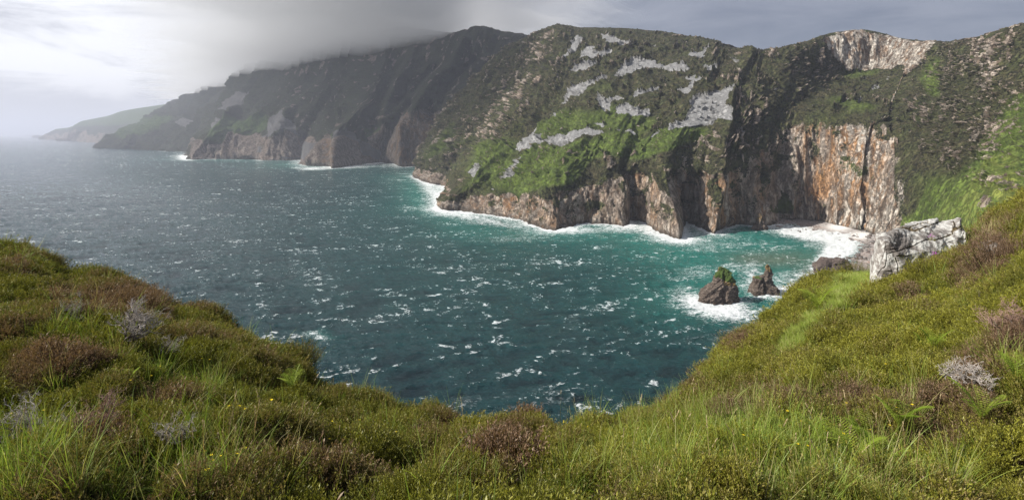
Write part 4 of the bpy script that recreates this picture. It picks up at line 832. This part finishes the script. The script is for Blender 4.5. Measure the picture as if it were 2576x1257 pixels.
for X_, Y_, R_, n_, ti, bw, lab in ((1275,1190,.24,420,.3,.95,'reddish brown heather bush standing at the middle of the lower edge'), (1325,1075,.20,330,.2,.75,'dark rusty heather bush on the rim where the slope drops to the sea'), (205,1085,.10,150,.1,.9,'small rust coloured heather tuft between the grey dead bushes'),
        (330,800,.45,520,.1,.85,'dark brown heather mound below the left skyline'), (740,925,.30,420,.1,.3,'dark heather bush on the lip of the left mound above the sea'), (2530,700,.55,520,.5,.95,'large pinkish brown heather bush near the right edge'), (2150,672,.6,420,.35,.1,'dark green heather bush on the rim left of the white boulder'), (2335,700,.5,420,.8,.0,'olive heather bush growing against the lower edge of the white boulder')):
    o = setp(link('heather_bush', bush_mesh(r5, R_, n_), lab, 'shrub', 'single heather bushes'), ti, bw); o.location = spot(X_, Y_)-np.array([0, 0, .05])
def fern_mesh(rg, L, nf=5):
    Q = []; T = []; Rn = []
    for f in range(nf):
        az_ = rg.uniform(0, 6.28); n_ = 22; ts = np.linspace(0, 1, n_); th = .15+rg.uniform(.6, 1.2)*ts; st = L*rg.uniform(.7, 1.1)/n_
        c_ = np.stack([np.cumsum(np.sin(th)*st)*math.cos(az_), np.cumsum(np.sin(th)*st)*math.sin(az_), np.cumsum(np.cos(th)*st)], 1)
        sd_ = np.array([-math.sin(az_), math.cos(az_), 0]); Q.append(strip(c_[None], np.full((1, n_), .004), sd_)); T.append(np.full((n_-1, 4), .5)); r0 = rg.uniform(); Rn.append(np.full((n_-1, 4), r0))
        for sgn in (-1, 1):
            i_ = np.arange(4, n_); w_ = L*.26*np.sin(np.pi*np.clip((ts[i_]-.1)/.95, .04, 1))**.8; dr = sd_*sgn+np.gradient(c_, axis=0)[i_]/st*.5+np.array([0, 0, -.12])
            for q_ in range(3):   # pinnae cut into leaflets
                pp = c_[i_]+dr*(w_*q_/3)[:, None]; Q.append(diamonds(pp, dr, w_/2.2, L*.030*(1-.2*q_), rg, roll=np.zeros((len(i_), 1))+rg.normal(0, .2, (len(i_), 1)))); T.append(np.full((len(i_), 4), 1.0)); Rn.append(np.full((len(i_), 4), r0))
    return quads_mesh('fern', np.concatenate(Q), np.concatenate(T), np.concatenate(Rn), M_FERN)
for X_, Y_, L_, lab in ((400,985,.30,'yellow-green fern frond in the hollow of the left slope'), (2065,1170,.26,'upright yellow-green fern at the lower right'), (2150,1225,.26,'bright fern spreading low in the grass near the bottom edge'), (2175,1150,.30,'pale fern beside tall grass at the lower right'),
        (2225,1215,.28,'bright broad fern nearest the bottom edge on the right'), (2262,1120,.34,'tall light green fern below the round olive bush'), (2350,905,.34,'small fern among dry heather in the middle of the right slope'), (2325,905,.28,'thin yellow fern just left of the one in dry heather'), (2560,1010,.3,'fern at the right edge in the bright grass'),
        (2470,1090,.30,'light fern under the heather near the right edge'), (320,1000,.22,'pale small fern stems left of the yellow-green frond'), (735,1010,.28,'two thin fern fronds on the rim beside the left mound'), (2055,800,.7,'yellow fern on the upper edge of the bright grass strip')):
    o = setp(link('fern', fern_mesh(r5, L_*.9), lab, 'fern', 'ferns in the grass'), r5.uniform(.4, 1), .1); o.location = spot(X_, Y_)+np.array([0, 0, .09]); o.rotation_euler = (0, 0, r5.uniform(0, 6.28))
def stem_mesh(rg, H):
    q, t_, r_ = blades(np.zeros((1, 3)), np.array([0.0]), np.array([.05]), np.array([H]), np.array([.0045]), rg, 8, .45); tip = q[-1].mean(0); d = q[-1][1]-q[-1][0]
    me = quads_mesh('stem', q, t_, r_, M_STEM); dd, a, b2 = basis(d[None]); n_ = 26; tt = rg.uniform(0, 1, n_); P = tip+dd*(tt*.055-.02)[:, None]; az_ = rg.uniform(0, 6.28, (n_, 1)); P = P+(a*np.cos(az_)+b2*np.sin(az_))*.0012
    return me, quads_mesh('seed_head', diamonds(P, dd+.12*(a*np.cos(az_)+b2*np.sin(az_)), .014, .0032, rg), 1.0, 0.5, M_SEED)
SM = [stem_mesh(r5, h__) for h__ in (.34, .42, .50, .30)]
def flower_mesh(rg, mat):
    q, t_, r_ = blades(np.zeros((1, 3)), np.array([0.0]), np.array([.02]), np.array([.22]), np.array([.002]), rg, 6, .3); top = q[-1].mean(0); me = quads_mesh('stem', q, t_, r_, M_FERN)
    Q = []
    for i in range(5):
        a = i*1.2566; d = np.array([math.cos(a), math.sin(a), .35]); s_ = np.array([-math.sin(a), math.cos(a), 0])*.0058; Q.append(np.array([top, top+d*.008+s_, top+d*.0145, top+d*.008-s_]))
    return me, quads_mesh('petals', np.array(Q), 1.0, .5, mat)
FM = [flower_mesh(r5, M_YEL) for _ in range(3)]
def two(name, pn_, meshes, loc, sc_, label, cat, group):
    o = link(name, meshes[0], label, cat, group); setp(o, r5.uniform(), .4); o.location = loc; o.rotation_euler = (r5.normal(0, .1), r5.normal(0, .1), r5.uniform(0, 6.28)); o.scale = (sc_,)*3
    c_ = bpy.data.objects.new(pn_, meshes[1]); COL.objects.link(c_); c_.parent = o; setp(c_, .5, .5)
for cx, cy, rx, ry, n_ in ((450,1225,130,35,22),(120,1200,120,40,12),(1500,1200,260,50,20),(2000,1200,250,50,26),(1700,1110,130,35,10),(700,1180,160,50,12),(1000,1130,250,60,14),(2350,1180,150,60,10),(300,880,90,40,10),(1450,1085,120,15,9),(2480,640,60,30,8)):
    for i in range(n_):
        X_, Y_ = cx+r5.uniform(-rx, rx), cy+r5.uniform(-ry, ry); p_ = spot(X_, min(Y_, 1290)); two('grass_stem', 'seed_head', SM[int(r5.integers(4))], p_, r5.uniform(.65, 1.0)*max(1, p_[1]/9), 'thin straw coloured grass stem topped with a narrow seed head', 'grass stem', 'seeding grass stems')
for cx, cy, rx, ry, n_ in ((1990,1130,180,60,24),(2200,1130,120,90,10),(1000,1120,220,50,20),(560,1230,60,30,10),(420,950,120,60,10),(650,1080,80,30,8),(1450,1090,80,20,8),(2350,870,200,140,14),(60,1110,60,20,4)):
    for i in range(n_):
        X_, Y_ = cx+r5.uniform(-rx, rx), cy+r5.uniform(-ry, ry); p_ = spot(X_, Y_); two('wildflower', 'petals', FM[int(r5.integers(3))], p_+np.array([0, 0, .02]), r5.uniform(.5, .75)*max(1, p_[1]/9), 'tiny yellow five petalled wildflower among the grass and heather', 'flower', 'yellow wildflowers')

# ---------------------------------------------------------------- the white boulder on the right slope
bx = lambda x_, y_: (2138.4+x_*.19012, 503.1+y_*.19012)       # close view -> reference grid
m, k, b = new_mat('white_lichened_rock'); co = k.coord('Object'); st_ = k.map(co, (1, 1, 3.2), (math.radians(-12), math.radians(-24), 0))
n1 = k.noise(co, 2.6, 8, .68, .4); n2 = k.noise(st_, 1.6, 6, .6, .3); n3 = k.noise(co, 9, 6, .7); n4 = k.noise(co, .8, 3, .5)
c = k.mix(k.ramp(n2, .35, .65), (.15, .13, .118), (.27, .245, .225)); c = k.mix(k.ramp(k.math('ADD', n1, k.math('MULTIPLY', n4, .35)), .60, .74), c, (.56, .55, .52)); c = k.mix(k.ramp(n3, .56, .70), c, (.19, .165, .145))
cr = k.attr('crack'); c = k.mix(cr, c, (.06, .045, .03)); c = k.mix(k.attr('ochre'), c, (.30, .20, .04))
k.put(b.inputs['Base Color'], c); k.put(b.inputs['Normal'], k.bump(k.math('ADD', k.math('MULTIPLY', n3, .35), n1), .10, 1.0))
# a wedge-shaped block, cut out of planes, then cracked into courses along its dip
def block():
    us = np.linspace(0, 1, 260); 
    prof_top = np.array([(345,500),(420,455),(640,365),(780,300),(900,282),(1050,255),(1150,248),(1172,285),(1290,262),(1400,238),(1465,232),(1480,330),(1500,400),(1528,480)], float)
    rim = np.array([(345,500),(380,520),(470,560),(560,620),(640,700),(760,720),(880,700),(1000,680),(1150,680),(1250,690),(1400,650),(1450,630),(1490,600),(1520,520)], float)
    low = np.array([(315,800),(340,960),(385,1100),(520,1110),(640,1110),(700,1060),(820,960),(900,900),(1050,860),(1200,820),(1300,800),(1400,770),(1470,740),(1500,660)], float)
    n = len(rim); t = np.arange(n); tn = np.linspace(0, n-1, 280)
    dT = np.interp(t, [0,3,6,9,13], [26.2,28.2,29.2,29.2,27.2]); dR = np.interp(t, [0,2,4,8,13], [25.6,24.9,24.7,25.6,26.8]); dL = dR-.15
    mk = lambda a, d: P3(*bx(a[:, 0], a[:, 1]), d*.66)
    A, R_, L_ = mk(prof_top, dT), mk(rim, dR), mk(low, dL)
    Bk = A+np.array([.2, .6, -.8]); Bl = A+np.array([.2, .7, -3.0]); U = L_+np.array([0, .4, -1.2])
    rows = np.stack([Bl, Bk, A, A*.66+R_*.34+np.array([0, 0, .10]), A*.33+R_*.67+np.array([0, 0, .12]), R_, R_*.5+L_*.5+np.array([0, -.12, 0]), L_, U], 1)
    V = pchip(t, rows, tn); rn = np.concatenate([np.linspace(0, 2, 24, endpoint=False), np.linspace(2, 5, 130, endpoint=False), np.linspace(5, 8, 90)])
    V = np.swapaxes(np.stack([np.stack([np.interp(rn, np.arange(9), V[i, :, c_]) for c_ in range(3)], -1) for i in range(len(tn))]), 0, 0)
    Rr = np.broadcast_to(rn[None], V.shape[:2]); Xv, Yv = proj(V); cx, cy = (Xv-2138.4)/.19012, (Yv-503.1)/.19012
    nr = gnormals(V); nr = np.where(nr[..., 1:2] > 0, -nr, nr)
    crk = np.zeros(V.shape[:2]); och = crk.copy()
    wob = 9*fbm(V[..., 0]*3, V[..., 1]*3, V[..., 2]*3, 3)
    for pts, w_, dp, oc in ((((650,372),(760,385),(860,410),(1020,350),(1170,292)), 9, .16, .8), (((780,378),(900,320),(1030,292)), 7, .10, .9), (((470,662),(640,640)), 6, .08, 0), (((500,715),(620,680),(900,580),(1050,520)), 7, .10, 0), (((1110,548),(1250,492),(1360,460),(1350,410),(1390,370),(1380,300)), 9, .15, .5),
                     (((1340,430),(1480,345)), 9, .15, .6), (((1400,515),(1528,520)), 8, .12, 0), (((620,742),(810,742)), 7, .12, 0), (((600,770),(630,850),(635,960),(620,1020)), 9, .22, 0), (((360,1020),(470,870),(490,700)), 6, .08, 0), (((460,560),(520,800),(560,1010)), 5, .04, 0), (((920,415),(1040,480)), 5, .05, 0), (((1240,580),(1370,545)), 5, .06, 0), (((470,560),(440,760),(400,900)), 6, .06, 0), (((700,1030),(720,900),(840,760)), 7, .06, 0)):
        d = segdist(cx+wob, cy+wob*.8, pts); e = np.exp(-(d/(w_*.6))**2); V = V-nr*(dp*.66*e)[..., None]; crk = np.maximum(crk, e**1.3*min(1, dp*9)); och = np.maximum(och, oc*np.exp(-(d/(w_*1.3))**2)*(fbm(V[..., 0]*4, V[..., 1]*4, V[..., 2]*4, 2) > -.1))
    lay = ridged(V[..., 0]*.5+V[..., 2]*1.2, V[..., 2]*3.2-V[..., 0]*1.5, V[..., 1]*.4, 3)
    V = V+nr*((.04*lay+.07*fbm(V[..., 0]*1.1, V[..., 1]*1.1, V[..., 2]*1.4, 4)+.02*fbm(V[..., 0]*7, V[..., 1]*7, V[..., 2]*9, 3))*(Rr > 1))[..., None]
    V = np.concatenate([V[:1]*0+V[:1].mean(1, keepdims=True), V, V[-1:]*0+V[-1:].mean(1, keepdims=True)], 0); crk, och = (np.concatenate([q_[:1], q_, q_[-1:]], 0) for q_ in (crk, och))
    c0 = V.mean((0, 1)); o = grid_mesh('white_boulder', V-c0, m, dict(crack=crk, ochre=och*.8), kind=None, smooth=False); o.location = c0; return o
bl = block(); bl['label'] = 'big white lichened boulder with a sloping cracked top on the right slope'; bl['category'] = 'boulder'
for X_, Y_, s_, lab in ((2350,648,.55,'tiny purple heather plant in flower on the middle of the white boulder'), (2343,602,.5,'purple flowering sprig in a crack of the white boulder')):
    D_ = 16.7 if Y_ > 630 else 17.5
    mm = heather_clump('sprig_cluster', r5, 16, .10, (.10, .2), M_HEATH1); o = setp(link('flowering_heather', mm, lab, 'flower', 'heather on the boulder'), .6, .1); o.location = P3(X_, Y_+4, D_-.15); o.scale = (.9,)*3
    P_ = r5.normal(0, 1, (16, 3))*np.array([.06, .06, .03])+np.array([0, 0, .17]); me_ = quads_mesh('blossom', diamonds(P_, r5.normal(0, .5, (16, 3))+np.array([0, 0, 1]), .04, .03, r5), 1.0, .5, M_PURP); c_ = bpy.data.objects.new('blossom', me_); COL.objects.link(c_); c_.parent = o
# ================================================================ low cloud on the mountain, and the sea air
def closed_slab(name, nx, ny, x0, x1, y0, y1, zb, zt, mat):
    a, gy = np.meshgrid(np.linspace(0, 1, nx), np.linspace(y0, y1, ny), indexing='ij'); xl = -1700-.62*np.maximum(gy-2300, -300); xr = 100+(x1-100)*sstep(2300, 3300, gy); gx = xl+(xr-xl)*a  # front part runs unseen above the frame, added to shade the headland
    b_ = (gy-y0)/(y1-y0)
    tp = sstep(0, .5, a)*sstep(1, .4, a)*sstep(0, .10, b_)*sstep(1, .7, b_)
    bot = zb(gx, gy); top = bot+.3+zt(gx, gy)*tp
    bm = bmesh.new(); vb = [[bm.verts.new((gx[i, j], gy[i, j], bot[i, j])) for j in range(ny)] for i in range(nx)]
    vt = [[bm.verts.new((gx[i, j], gy[i, j], top[i, j])) for j in range(ny)] for i in range(nx)]
    for i in range(nx-1):
        for j in range(ny-1):
            bm.faces.new((vb[i][j], vb[i][j+1], vb[i+1][j+1], vb[i+1][j])); bm.faces.new((vt[i][j], vt[i+1][j], vt[i+1][j+1], vt[i][j+1]))
    for i in range(nx-1):
        bm.faces.new((vb[i][0], vb[i+1][0], vt[i+1][0], vt[i][0])); bm.faces.new((vb[i+1][-1], vb[i][-1], vt[i][-1], vt[i+1][-1]))
    for j in range(ny-1):
        bm.faces.new((vb[0][j+1], vb[0][j], vt[0][j], vt[0][j+1])); bm.faces.new((vb[-1][j], vb[-1][j+1], vt[-1][j+1], vt[-1][j]))
    bmesh.ops.recalc_face_normals(bm, faces=bm.faces)
    me = bpy.data.meshes.new(name); bm.to_mesh(me); bm.free()
    for p in me.polygons: p.use_smooth = True
    me.materials.append(mat); o = bpy.data.objects.new(name, me); COL.objects.link(o); return o
def vol_mat(name, dens, col, aniso=0.0):
    m = bpy.data.materials.new(name); m.use_nodes = True; t = m.node_tree; t.nodes.clear()
    o = t.nodes.new('ShaderNodeOutputMaterial'); v = t.nodes.new('ShaderNodeVolumePrincipled')
    v.inputs['Density'].default_value = dens; v.inputs['Color'].default_value = (*col, 1); v.inputs['Anisotropy'].default_value = aniso
    t.links.new(v.outputs[0], o.inputs['Volume']); return m
cl = closed_slab('cloud', 200, 150, -9000, 800, 1500, 9500,
    lambda gx, gy: np.maximum(750+.035*gx, 640)+120*sstep(-450, -130, gx)*sstep(1100,300,gx)+60*fbm(gx/650, gy/800, 0, 5, .65), lambda gx, gy: 520+260*fbm(gx/1600, gy/1600, 3, 3), vol_mat('cloud_vapour', .0034, (.93, .94, .97), .2))
cl['kind'] = 'stuff'; cl['label'] = 'low grey cloud wrapped round the top of the mountain, with an unseen front added to shade the headland'
bm = bmesh.new(); bmesh.ops.create_cube(bm, size=1); me = bpy.data.meshes.new('haze'); bm.to_mesh(me); bm.free()
hz_o = bpy.data.objects.new('haze', me); COL.objects.link(hz_o); me.materials.append(vol_mat('sea_air', 5.2e-5, (.78, .82, .97), .15))
hz_o.scale = (460000, 190000, 1100+40); hz_o.location = (0, 0, 1100/2-20); hz_o['kind'] = 'stuff'
